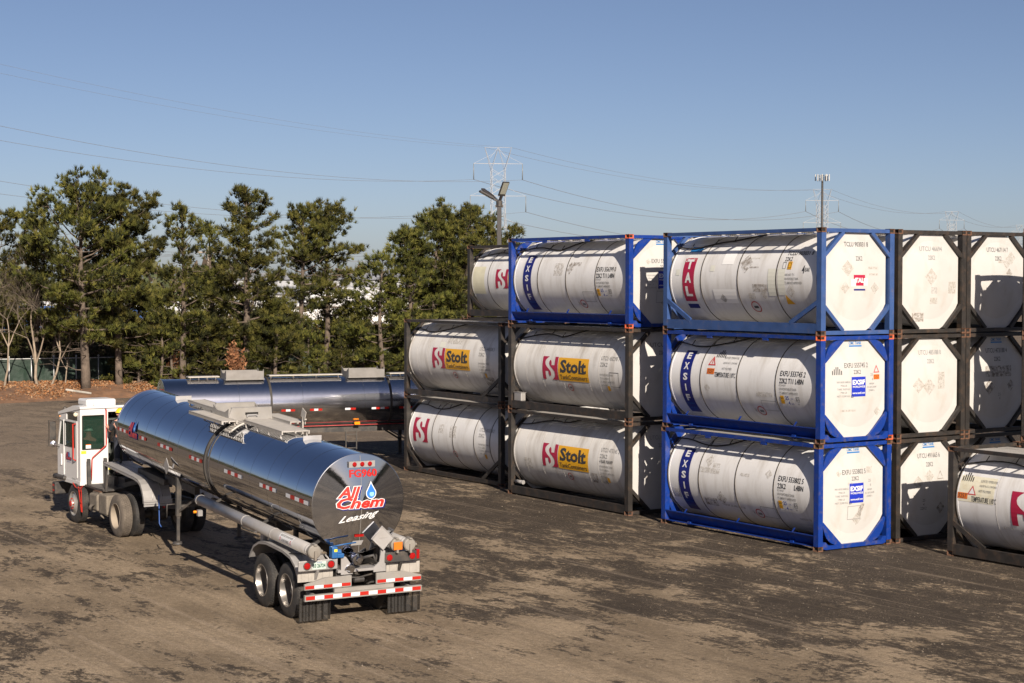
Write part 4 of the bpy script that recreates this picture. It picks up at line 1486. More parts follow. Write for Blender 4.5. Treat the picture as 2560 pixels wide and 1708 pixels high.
# ------------------------------------------------------------------ yard truck
K = thing('yard_truck', 'white yard truck with red grab bars, hitched to the polished tank trailer', 'yard truck', (-11.5, -12.10, 0))
CABIN = mat('cab_lining', (.09, .10, .09), .8)
L0, R0 = -1.05, .42      # left and right faces of the cab
XR, XF = -2.80, -4.62
m = MB()
# left wall (y = L0)


def wl(P, y0=L0, y1=L0+.045): m.prism(P, lambda a, b: (a, y0, b), lambda a, b: (a, y1, b))


for (ya, yb) in ((L0, L0+.045), (R0-.045, R0)):
    wl([(XF, 1.12), (XR, 1.12), (XR, 2.0), (XF, 2.0)], ya, yb)
    wl([(-3.22, 2.001), (XR, 2.001), (XR, 2.66), (-3.22, 2.66)], ya, yb)
    wl([(-4.13, 2.001), (-4.03, 2.001), (-4.03, 2.66), (-4.13, 2.66)], ya, yb)
    wl([(XF, 2.001), (XF+.07, 2.001), (-4.34, 2.66), (-4.42, 2.66)], ya, yb)
    wl([(-4.42, 2.661), (XR, 2.661), (XR, 2.72), (-4.44, 2.72)], ya, yb)
    wl([(-4.44, 2.721), (-3.88, 2.721), (-3.88, 2.91), (-4.38, 2.845)], ya, yb)
    wl([(-3.02, 2.721), (XR, 2.721), (XR, 3.06), (-3.02, 3.03)], ya, yb)
    wl([(-3.88, 2.911), (-3.02, 2.965), (-3.02, 3.03), (-3.88, 2.92)], ya, yb)
# rear wall (x = XR) with window hole and door opening


def wr(y0, y1, z0, z1): m.box(XR-.04, XR+.002, y0, y1, z0, z1)


wr(L0+.001, -.28, 1.12, 1.98); wr(L0+.001, -.985, 1.981, 2.87); wr(-.40, -.28, 1.981, 2.87); wr(L0+.001, -.28, 2.871, 3.06)
wr(-.28, R0-.001, 2.96, 3.06); wr(.36, R0-.001, 1.12, 2.96)
m.box(XF+.002, XF+.05, L0+.05, R0-.05, 1.12, 2.0)                # nose
m.box(-4.45, -4.36, L0+.05, R0-.05, 2.665, 2.83)
m.prism([(-4.50, 2.82), (XR+.04, 3.065), (XR+.04, 3.125), (-3.3, 3.125), (-4.52, 2.88)], lambda a, b: (a, L0-.02, b), lambda a, b: (a, R0+.02, b))
m.box(XF-.03, XR+.02, L0-.02, R0+.02, 1.02, 1.118)
cab_o = m.build('cab', PAINT_WHITE, K)
m = MB()
m.box(XF+.055, XR-.045, L0+.05, R0-.05, 1.12, 1.20); m.box(XF+.055, XR-.3, R0-.06, R0-.048, 1.2, 2.0); m.box(XF+.055, XR-.3, L0+.048, L0+.058, 1.2, 1.99)
m.box(XF+.052, XF+.12, L0+.06, R0-.06, 1.2, 2.02); m.box(-4.4, XR-.06, L0+.06, R0-.06, 2.74, 2.76)
m.box(-3.5, -2.95, -.85, -.25, 1.2, 1.62, bev=.05); m.box(-3.05, -2.95, -.80, -.30, 1.6, 2.1, bev=.04)       # seat
m.box(-4.6, -4.25, L0+.1, R0-.1, 1.7, 2.08)
m.build('cab_interior', CABIN, cab_o)
m = MB(); m.tube([(-4.1+.03*cos(a/4), -.55+.2*cos(radians(a*20)), 1.98+.17*sin(radians(a*20))) for a in range(19)], .014, n=6); m.beam((-4.1, -.55, 1.98), (-4.3, -.55, 1.8), .03, .03); m.build('steering_wheel', HOSE, cab_o)


def pane(name, P, f, mt=None):
    q = MB(); q.prism(P, lambda a, b: f(a, b, 0), lambda a, b: f(a, b, .006)); return q.build(name, mt or GLASS, cab_o)


pane('rear_window', [(-.98, 1.985), (-.405, 1.985), (-.405, 2.865), (-.98, 2.865)], lambda a, b, t: (XR-.02+t, a, b))
for s, yy in ((-1, L0+.02), (1, R0-.026)):
    pane('side_window', [(-4.025, 2.005), (-3.225, 2.005), (-3.225, 2.655), (-4.025, 2.655)], lambda a, b, t: (a, yy+t, b))
    pane('side_window', [(-4.54, 2.005), (-4.135, 2.005), (-4.135, 2.655), (-4.34, 2.655)], lambda a, b, t: (a, yy+t, b))
    pane('roof_window', [(-3.875, 2.725), (-3.025, 2.725), (-3.025, 2.96), (-3.875, 2.905)], lambda a, b, t: (a, yy+t, b), GLASS_DARK)
pane('windscreen', [(L0+.06, 0), (R0-.06, 0), (R0-.06, 1), (L0+.06, 1)], lambda a, b, t: (XF+.03+.20*b+t, a, 2.0+.66*b))
m = MB()
for P in ([(-.99, 1.975), (-.395, 1.975)], [(-.99, 2.875), (-.395, 2.875)], [(-.99, 1.975), (-.99, 2.875)], [(-.395, 1.975), (-.395, 2.875)]):
    m.tube([(XR+.004, *P[0]), (XR+.004, *P[1])], .014, n=6)
for P in ([(-4.03, 2.0), (-3.22, 2.0)], [(-4.03, 2.66), (-3.22, 2.66)], [(-4.03, 2.0), (-4.03, 2.66)], [(-3.22, 2.0), (-3.22, 2.66)]):
    m.tube([(P[0][0], L0-.002, P[0][1]), (P[1][0], L0-.002, P[1][1])], .012, n=6)
m.build('window_seal', HOSE, cab_o)
m = MB(); m.box(-3.35, -2.95, .30, .335, 1.25, 2.9); m.build('open_door', GLASS_DARK, cab_o)
m = MB(); m.box(-4.10, -4.06, L0-.022, L0-.002, 1.2, 2.7); m.box(-3.05, -3.02, L0-.016, L0-.002, 1.2, 2.72); m.box(-4.3, -4.26, L0-.03, L0, 1.45, 1.75); m.build('door_trim', PAINT_WHITE, cab_o)
m = MB(); m.tube([(-3.12, L0-.01, 2.64), (-3.16, L0-.07, 2.64), (-3.16, L0-.07, 1.70), (-3.12, L0-.01, 1.66)], .02, n=8); m.build('grab_bar', PAINT_RED, cab_o)
m = MB(); m.tube([(XR+.01, -.35, 3.03), (XR+.06, -.35, 3.02), (XR+.06, -.35, 2.12), (XR+.06, -.36, 2.06), (XR+.06, -.73, 1.76), (XR+.06, -.75, 1.70), (XR+.06, -.77, 1.16)], .018, n=8); m.build('grab_bar', PAINT_RED, cab_o)
# roof air conditioner
m = MB(); m.box(-3.75, -3.05, -.78, .05, 3.10, 3.29, bev=.05); m.box(-3.05, -2.98, -.60, -.05, 3.12, 3.22, bev=.02); m.build('air_conditioner', PAINT_WHITE, cab_o)
m = MB(); m.lathe([(0, .055), (.03, .055), (.05, .03), (.05, 0)], (-3.08, L0-.02, 2.90), (.9, -.5, 0), n=18); m.build('work_lamp', LAMP_GLASS, cab_o)
m = MB(); m.lathe([(0, .05), (.05, .055), (.10, .04), (.12, 0)], (-4.35, L0+.12, 2.92), (0, 0, 1), n=16); m.box(-2.95, -2.85, .0, .3, 3.125, 3.17); m.build('beacon', DARKMETAL, cab_o)
m = MB(); m.lathe([(0, .025), (.02, .02), (.02, 0)], (-4.40, L0-.001, 2.77), (0, -1, 0), n=10); m.build('marker_lamp', LIGHT_AMBER, cab_o)
# mirrors
m = MB(); m.box(-4.58, -4.52, L0-.24, L0-.07, 2.12, 2.62, bev=.02); m.tube([(-4.3, L0, 2.68), (-4.55, L0-.27, 2.65), (-4.55, L0-.27, 1.96), (-4.45, L0, 1.93)], .012, n=6); m.build('mirror', DARKMETAL, cab_o)
m = MB(); m.lathe([(0, 0), (.01, .05), (.0, .09), (.03, .085), (.05, 0)], (-4.50, L0-.16, 2.0), (1, -.3, 0), n=20); m.build('round_mirror', CHROME_OLD, cab_o)
A = Art(lambda x, z, l: (x, L0-.004-l, z), None)
allchem(A, -3.93, 1.64, .44, .20, dull=True)
A.text('SERVICES', .03, -3.7, 1.58, INK_BLUE, w=.3); A.text('TERMINAL', .05, -3.3, 1.15, INK_GREY, w=.3)
A.build('door_logo', cab_o)
A = Art(lambda y, z, l: (XR+.004+l, y, z), None)
A.sec('yellow_sticker')
A.rect(-1.03, -.89, 1.86, 1.94, YEL); A.text('NOTICE', .03, -.96, 1.90, INK, w=.11, lift=.006); A.sec('yellow_sticker'); A.rect(-.28, -.10, 1.40, 1.46, YEL)
A.sec('window_sticker')
A.rect(-.90, -.76, 2.0, 2.09, DEC_WHITE, .005); A.rect(-.90, -.76, 2.09, 2.11, ORANGE_D, .005)
A.build('warning_sticker', cab_o)
# front step bumper
m = MB(); m.box(-4.74, -3.9, L0-.10, L0+.15, 1.06, 1.17, bev=.04); m.box(-4.78, -4.60, L0-.10, R0+.6, 1.04, 1.17, bev=.04); m.build('step_bumper', DARKMETAL, K)
m = MB(); m.box(-4.76, -4.5, L0-.12, 1.0, .62, .95, bev=.03); fb = m.build('front_bumper', DARKMETAL, K)
m = MB(); m.box(-4.70, -4.58, L0-.126, L0-.121, .70, .75); m.box(-4.70, -4.58, L0-.126, L0-.121, .84, .89); m.build('reflector', TAPE_R, fb)
# chassis
m = MB()
for y in (-.43, .43): m.box(-4.7, 1.25, y-.05, y+.05, .74, 1.0)
for x in (-4.3, -2.4, -.9, .6, 1.2): m.box(x-.06, x+.06, -.43, .43, .78, .96)
m.box(-2.75, -1.35, -.95, .95, 1.0, 1.05); m.box(-2.5, -1.9, -.45, .2, 1.05, 1.30)
m.tube([(0, -1.0, .52), (0, 1.0, .52)], .09, n=12); m.lathe([(-.22, .0), (-.2, .18), (.2, .18), (.22, 0)], (0, 0, .52), (0, 1, 0), n=16)
m.tube([(-3.1, -1.0, .50), (-3.1, 1.0, .50)], .06, n=10)
m.box(-4.4, -3.2, -.4, .4, .6, 1.05); m.box(-2.3, -1.4, -.35, .6, .55, 1.3)
m.build('chassis', DARKMETAL, K)
m = MB(); m.box(-2.02, -1.42, -1.10, -.55, .48, .92, bev=.05); m.box(-1.36, -.78, -1.08, -.5, .44, .96, bev=.04); m.lathe([(0, .09), (.2, .09)], (-1.75, -1.12, .55), (1, 0, 0), n=12)
m.box(-2.0, -1.5, -1.0, -.6, .92, .96); m.tube([(-2.1, -1.0, .5), (-.8, -1.0, .42)], .02, n=6); m.tube([(-1.25, -1.06, .4), (-1.15, -1.0, .34)], .03, n=6); m.build('fuel_tank', DUSTY, K)
m = MB(); m.box(-1.95, -1.5, -1.0, -.62, .962, .99); m.build('step_plate', RUST, K)
m = MB()
for s in (-.35, .35): m.beam((-2.0, s, 1.0), (.1, s, 1.42), .09, .12)
m.box(-.45, .45, -.45, .45, 1.40, 1.50); m.beam((.3, -.3, 1.4), (.75, -.3, 1.15), .1, .05); m.beam((.3, .3, 1.4), (.75, .3, 1.15), .1, .05)
m.beam((-.6, .2, .95), (-.1, .2, 1.38), .09, .09); m.beam((-.6, -.2, .95), (-.1, -.2, 1.38), .09, .09)
m.build('fifth_wheel', DARKMETAL, K)
for y, dx in ((-.89, 0), (-.43, 0)):
    m = MB(); m.prism([(0, 1.02), (.16, 1.02), (.05, 1.72), (-.03, 1.74)], lambda a, b: (XR+.18+a*.6, y-.045, b), lambda a, b: (XR+.18+a*.6, y+.045, b)); m.build('guard_post', DARKMETAL, K)
m = MB(); m.beam((-2.42, L0-.12, 1.04), (-2.40, L0-.10, .36), .018, .018); m.beam((-2.62, L0-.12, 1.02), (-2.46, L0-.1, .36), .018, .018)
m.beam((-3.05, L0-.12, 1.08), (-2.85, L0-.12, .98), .02, .02); m.beam((-2.85, L0-.12, .98), (-2.40, L0-.12, .98), .02, .02); m.beam((-2.5, L0-.12, .90), (-2.3, L0-.12, 1.06), .02, .02)
m.beam((-2.5, L0-.11, .62), (-2.41, L0-.11, .62), .03, .03); m.build('step_ladder', PAINT_RED, K)
RIM_DUSTY = mat('dusty_rim', (.27, .225, .175), .8, var=.2)
HUBR = mat('red_hub', (.32, .02, .015), .5)
for s in (-1, 1):
    wheel(K, -3.10, s*1.0, .52, s, r=.52, w=.29, deep=False, rimm=STEEL, hub=HUBR)
    for y in (.99, .66):
        wheel(K, 0, s*y, .53, s, r=.53, w=.29, tyre=RUBBER_DUSTY if s < 0 and y > .9 else RUBBER, rimm=RIM_DUSTY, hub=HOSE)
KP = [(-1.30, 1.77), (-.6, 1.71), (.2, 1.645), (.85, 1.595), (1.12, 1.55), (1.30, 1.45), (1.42, 1.30), (1.50, 1.14), (1.52, 1.0)]
fender(K, KP, -.97, -.25, ALU, lip=.07); fender(K, KP, .40, 1.10, ALU, lip=.07)
m = MB()
for k in range(3): m.box(1.535, 1.55, -.98, -.24, .92+k*.055, .965+k*.055)
m.build('fender_flap', ALU, K)
m = MB(); m.tube([(1.1, -.62, 1.60), (1.12, -.62, 1.66), (1.12, -.40, 1.64), (1.10, -.40, 1.58)], .01, n=5); m.tube([(1.25, -.5, 1.50), (1.5, -.48, 1.15)], .012, n=5)
m.beam((-1.28, -.9, 1.0), (-1.25, -.9, 1.76), .06, .06); m.beam((.9, -.45, .95), (.9, -.45, 1.55), .06, .06); m.tube([(-1.25, -.70, 1.80), (-1.15, -.62, 1.84), (-1.0, -.6, 1.78)], .035, n=8)
m.build('fender_bracket', DARKMETAL, K)
m = MB(); m.tube([(1.62, -.62, 1.2), (1.64, -.62, .5), (1.72, -.6, .42)], .014, n=6); m.build('air_hose', mat('blue_hose', (.02, .07, .25), .5), K)
m = MB(); m.tube([(-2.5, -.1, 1.3), (-1.9, .0, 1.75), (-1.2, .05, 1.65), (-.9, .05, 1.9)], .02, n=6); m.tube([(-2.5, .1, 1.4), (-1.8, .1, 1.95), (-1.1, .1, 1.75), (-.9, .1, 2.0)], .02, n=6); m.build('air_coil', HOSE, K)
m = MB(); m.lathe([(0, .03), (.03, .03), (.035, 0)], (1.26, -.35, .85), (1, 0, 0), n=12); m.build('tail_lamp', LIGHT_RED, K)


# ------------------------------------------------------------------ second tanker, parked behind
Q0 = Vector((-27.23, -5.68, 0)); Q1 = Vector((-25.43, 3.06, 0)); dq = (Q1-Q0).normalized()
# local +x points back towards the left end (its rear), so x = 0 at the left end and the barrel runs to x = -L
lx = -dq; ly = Vector((0, 0, 1)).cross(lx)
TM2 = Matrix(((lx.x, ly.x, 0, Q0.x), (lx.y, ly.y, 0, Q0.y), (0, 0, 1, 0), (0, 0, 0, 1)))
U = thing('tank_trailer', 'scuffed steel tank trailer parked behind the near tanker, partly hidden by tank containers', 'tank trailer', mw=TM2)
R2, Z2 = .94, 2.06
DULLCAP2 = mat('dull_spill_box', (.21, .20, .19), .5, metal=.3, var=.15, dirt=(.13, .11, .09), damt=.4)
# camera side is local +y
t2b = barrel(U, 12.6, R2, Z2, CHROME_OLD, [-2.6, -4.9, -7.2, -8.75, -10.5])


def b2(x, z, lift):
    a = (z-Z2)/R2
    return (x, (R2+.008+lift)*cos(a), Z2+(R2+.008+lift)*sin(a))


A = Art(b2, .08)
for s0, s1, n in ((4.1, 4.6, 3), (5.15, 5.6, 3), (6.45, 6.85, 2), (7.45, 8.1, 4), (8.5, 9.0, 3), (2.0, 2.6, 3)):
    tape_run(A, -s1, -s0, 1.86, .075, n, True)
A.build('reflective_tape', t2b)
A = Art(lambda y, z, l: (.135*(1-sqrt(y*y+(z-Z2)**2)/R2)+.01+l, -y, z), .1)
A.text('FG952', .14, -.35, 2.62, TAPE_RB, w=.5, bold=.012); allchem(A, -.5, 2.0, 1.0, .4)
A.build('rear_lettering', t2b)
for x in (-3.75, -8.2):
    m = MB(); m.lathe([(-.035, R2), (-.035, R2+.03), (.035, R2+.03), (.035, R2)], (x, 0, Z2), (1, 0, 0), n=80); m.build('gutter_band', HOSE, U)
for xc in (-2.9, -7.4):
    m = MB()
    for yy in (-.45, .45): m.prism([(-.68, 0), (.68, 0), (.68, .28), (-.68, .28)], lambda a, b: (xc+a, yy, 2.98+b), lambda a, b: (xc+a, yy+.018, 2.98+b))
    for xx in (-.68, .66): m.prism([(-.45, 0), (.45, 0), (.45, .34), (.15, .20), (-.15, .20), (-.45, .34)], lambda a, b: (xc+xx, a, 2.98+b), lambda a, b: (xc+xx+.018, a, 2.98+b))
    m.box(xc-.70, xc+.70, -.5, .5, 2.95, 2.985)
    sbx = m.build('spill_box', DULLCAP2, U)
    m = MB(); m.lathe([(0, .28), (.15, .28), (.2, .22), (.24, 0)], (xc, 0, 2.98), (0, 0, 1), n=24); m.build('dome_lid', STEEL, sbx)
for (a, b) in ((-2.0, -.9), (-6.5, -3.8), (-9.6, -8.3)):
    m = MB()
    m.box(a, b, -.05, .40, 3.06, 3.10)
    for k in range(4):
        x = a+.1+(b-a-.2)*k/3; m.beam((x, .2, 2.9), (x, .2, 3.08), .04, .04)
    m.build('walkway', GRATE_B, U)
m = MB(); m.tube([(-9.0, .62, 1.25), (-4.3, .62, 1.25)], .013, n=6); m.build('red_rail', INK_RED, U)
m = MB(); m.box(-7.05, -6.85, .70, .78, 1.27, 1.37); m.build('side_marker_lamp', LIGHT_AMBER, U)
m = MB()
for y in (-.45, .45):
    m.box(-12.3, -.1, y-.05, y+.05, 1.0, 1.2)
for x in (-1.9, -.6): m.tube([(x, -1, .52), (x, 1, .52)], .06, n=10)
m.box(-3.0, -.1, -.5, .5, .8, 1.0)
m.build('underframe', DARKMETAL, U)
for y in (-.7, .7):
    m = MB(); m.box(-9.1, -8.98, y-.06, y+.06, .05, 1.15); m.lathe([(0, .14), (.04, .12), (.06, .06)], (-9.04, y, 0), (0, 0, 1), n=12); m.beam((-9.04, y, .55), (-8.2, y*.6, 1.05), .05, .05); m.build('landing_leg', DARKMETAL, U)
m = MB(); m.beam((-6.6, .5, .35), (-6.6, .5, 1.1), .04, .04); m.beam((-7.0, .5, .35), (-7.0, .5, 1.1), .04, .04)
for k in range(3): m.beam((-7.0, .5, .4+.25*k), (-6.6, .5, .4+.25*k), .03, .03)
m.build('side_ladder', DARKMETAL, U)
for x in (-1.9, -.6):
    for s in (-1, 1):
        wheel(U, x, s*1.08, .53, s); wheel(U, x, s*.76, .53, s)
fender(U, FP, -1.25, -.58, ALU); fender(U, FP, .58, 1.25, ALU)


# ------------------------------------------------------------------ people
def skin_body(name, joints, edges, root, mt, parent=None, levels=2):
    me = bpy.data.meshes.new(name)
    keys = list(joints)
    me.from_pydata([joints[k][:3] for k in keys], [(keys.index(a), keys.index(b)) for a, b in edges], [])
    o = bpy.data.objects.new(name, me); COL.objects.link(o)
    if parent is not None: o.parent = parent
    sk = o.modifiers.new('skin', 'SKIN')
    sd = o.modifiers.new('sub', 'SUBSURF'); sd.levels = levels; sd.render_levels = levels
    for i, k in enumerate(keys):
        r = joints[k][3]; r = r if isinstance(r, tuple) else (r, r)
        me.skin_vertices[0].data[i].radius = r
        me.skin_vertices[0].data[i].use_root = (k == root)
    me.materials.append(mt)
    return o


SKIN = mat('skin', (.50, .26, .19), .55)
JACKET = mat('dark_jacket', (.02, .024, .03), .85, var=.3)
TROUSERS = mat('work_trousers', (.03, .035, .05), .9, var=.3)
HAT_Y = mat('hard_hat_yellow', (.80, .52, .02), .35)
HAT_G = mat('hard_hat_pale', (.45, .80, .62), .35)
GLOVE = mat('dark_glove', (.03, .04, .06), .8)
CUFF = mat('pale_cuff', (.7, .68, .6), .8)


def person(label, loc, rz, j, hat, arms_bare=False, group=None):
    t = thing('person', label, 'person', loc, rz, group)
    bones = [('pelvis', 'spine'), ('spine', 'chest'), ('chest', 'neck'), ('neck', 'head'), ('head', 'crown')]
    for s in 'lr':
        bones += [('chest', 'sh'+s), ('sh'+s, 'el'+s), ('el'+s, 'wr'+s), ('wr'+s, 'pa'+s), ('pelvis', 'hi'+s), ('hi'+s, 'kn'+s), ('kn'+s, 'an'+s), ('an'+s, 'to'+s)]
    J = dict(j)
    for s in 'lr':           # five fingers rooted in the palm, curled
        w = Vector(J['wr'+s][:3]); p = Vector(J['pa'+s][:3]); d = (p-w).normalized()
        side = d.cross(Vector((0, 0, 1))); side = side.normalized() if side.length > .1 else Vector((0, 1, 0))
        dn = d.cross(side)
        for k, (o_, ln) in enumerate(((-.030, .062), (-.010, .075), (.010, .070), (.030, .055))):
            b = p+side*o_*.9
            m1 = b+d*ln*.55+side*o_*.2; m2 = m1+d*ln*.35-dn*ln*.35; m3 = m2-dn*ln*.35-d*.005
            for q, c in enumerate((m1, m2, m3)): J[f'f{s}{k}{q}'] = (*c, .0085)
            bones += [('pa'+s, f'f{s}{k}0'), (f'f{s}{k}0', f'f{s}{k}1'), (f'f{s}{k}1', f'f{s}{k}2')]
        b = w+d*.03-side*.035; c = b+d*.03-side*.02-dn*.015
        J[f't{s}0'] = (*b, .011); J[f't{s}1'] = (*c, .0095)
        bones += [('wr'+s, f't{s}0'), (f't{s}0', f't{s}1')]
    bd = skin_body('body', J, bones, 'pelvis', SKIN, t)
    # garments: slightly larger skins over torso, arms and legs
    g = lambda ks, ex: {k: (*J[k][:3], tuple(x+ex for x in (J[k][3] if isinstance(J[k][3], tuple) else (J[k][3], J[k][3])))) for k in ks}
    tors = ['pelvis', 'spine', 'chest', 'neck', 'shl', 'ell', 'shr', 'elr']+([] if arms_bare else ['wrl', 'wrr'])
    eb = [e for e in bones if e[0] in tors and e[1] in tors]
    gj = g(tors, .018)
    gj['neck'] = (*Vector(J['chest'][:3]).lerp(Vector(J['neck'][:3]), .6), .07)
    skin_body('jacket', gj, eb, 'pelvis', JACKET, t)
    leg = ['pelvis', 'hil', 'knl', 'anl', 'hir', 'knr', 'anr']
    skin_body('trousers', g(leg, .020), [e for e in bones if e[0] in leg and e[1] in leg], 'pelvis', TROUSERS, t)
    for s in 'lr':
        b = MB(); a = Vector(J['an'+s][:3]); c = Vector(J['to'+s][:3]); d = (c-a)
        b.tube([a-Vector((0, 0, 0)), a*.6+c*.4, c+d*.12], [.055, .055, .045], n=10); b.build('boot', HOSE, t)
    h = Vector(J['head'][:3]); cr = Vector(J['crown'][:3]); up = (cr-h).normalized()
    b = MB()
    b.lathe([(0, .128), (.005, .135), (.012, .120), (.05, .116), (.09, .095), (.118, .055), (.125, 0)], h+up*.045, up, n=24)
    b.build('hard_hat', hat, t)
    # face: nose, eyes, mouth and ears
    fd = Vector(j['_f'])
    sd = fd.cross(up).normalized()
    b = MB(); b.tube([h+fd*.088+up*.02, h+fd*.115-up*.018, h+fd*.09-up*.028], [.010, .016, .010], n=8)
    for s in (-1, 1): b.tube([h+sd*s*.082+up*.02, h+sd*s*.092-up*.0, h+sd*s*.082-up*.02], [.010, .018, .012], n=8)
    b.build('nose_and_ears', SKIN, t)
    b = MB()
    for s in (-1, 1): b.lathe([(0, .012), (.006, .008), (.008, 0)], h+fd*.088+sd*s*.034+up*.018, fd, n=10)
    b.tube([h+fd*.092+sd*.025-up*.052, h+fd*.097-up*.055, h+fd*.092-sd*.025-up*.052], .005, n=6)
    b.build('eyes_and_mouth', HOSE, t)
    return t


# driver, seated with his back to the rear window
Jd = {'pelvis': (0, 0, .0, (.15, .12)), 'spine': (-.02, 0, .22, (.14, .11)), 'chest': (-.04, 0, .42, (.16, .12)), 'neck': (-.06, 0, .58, .055),
      'head': (-.08, 0, .70, (.085, .095)), 'crown': (-.08, 0, .80, (.075, .08)),
      'shl': (-.04, -.19, .47, .062), 'ell': (-.26, -.24, .27, .048), 'wrl': (-.48, -.12, .34, .032), 'pal': (-.55, -.10, .36, (.038, .018)),
      'shr': (-.04, .19, .47, .062), 'elr': (-.26, .24, .27, .048), 'wrr': (-.48, .12, .34, .032), 'par': (-.55, .10, .36, (.038, .018)),
      'hil': (-.05, -.10, .0, .085), 'knl': (-.46, -.13, .06, .062), 'anl': (-.52, -.13, -.36, .045), 'tol': (-.66, -.13, -.40, .035),
      'hir': (-.05, .10, .0, .085), 'knr': (-.46, .13, .06, .062), 'anr': (-.52, .13, -.36, .045), 'tor': (-.66, .13, -.40, .035)}
fdir = (-1, 0, 0)


def make_person(label, loc, rz, J, f, hat, **k):
    J2 = {q: v for q, v in J.items()}
    j = JD(J2); j.f = f
    return person(label, loc, rz, j, hat, **k)


class JD(dict):
    def __getitem__(self, k):
        if k == '_f': return self.f
        return dict.__getitem__(self, k)


make_person('person in dark clothes and pale hard hat, seated at the wheel inside the white cab', (-11.5-3.35, -12.1-.60, 1.68), 0, Jd, fdir, HAT_G)
# worker standing on the deck, reaching left for the grab bar
Jw = {'pelvis': (0, 0, .92, (.15, .12)), 'spine': (0, 0, 1.12, (.14, .11)), 'chest': (-.02, 0, 1.34, (.17, .12)), 'neck': (-.03, 0, 1.50, .055),
      'head': (-.05, .0, 1.62, (.085, .095)), 'crown': (-.05, 0, 1.72, (.075, .08)),
      'shl': (-.04, -.19, 1.40, .062), 'ell': (-.18, -.24, 1.18, .050), 'wrl': (-.42, -.18, 1.24, .034), 'pal': (-.50, -.19, 1.27, (.038, .018)),
      'shr': (-.03, .19, 1.40, .062), 'elr': (.02, .27, 1.14, .048), 'wrr': (-.10, .27, .92, .032), 'par': (-.12, .26, .85, (.038, .018)),
      'hil': (0, -.10, .90, .088), 'knl': (-.04, -.11, .48, .062), 'anl': (.02, -.12, .09, .045), 'tol': (-.13, -.13, .05, .035),
      'hir': (0, .10, .90, .088), 'knr': (-.02, .11, .48, .062), 'anr': (.05, .12, .09, .045), 'tor': (-.10, .13, .05, .035)}
wk = make_person('person in yellow hard hat behind the cab, bare arm reaching for the red bar', (-13.70, -12.24, 1.30), 0, Jw, fdir, HAT_Y, arms_bare=True)


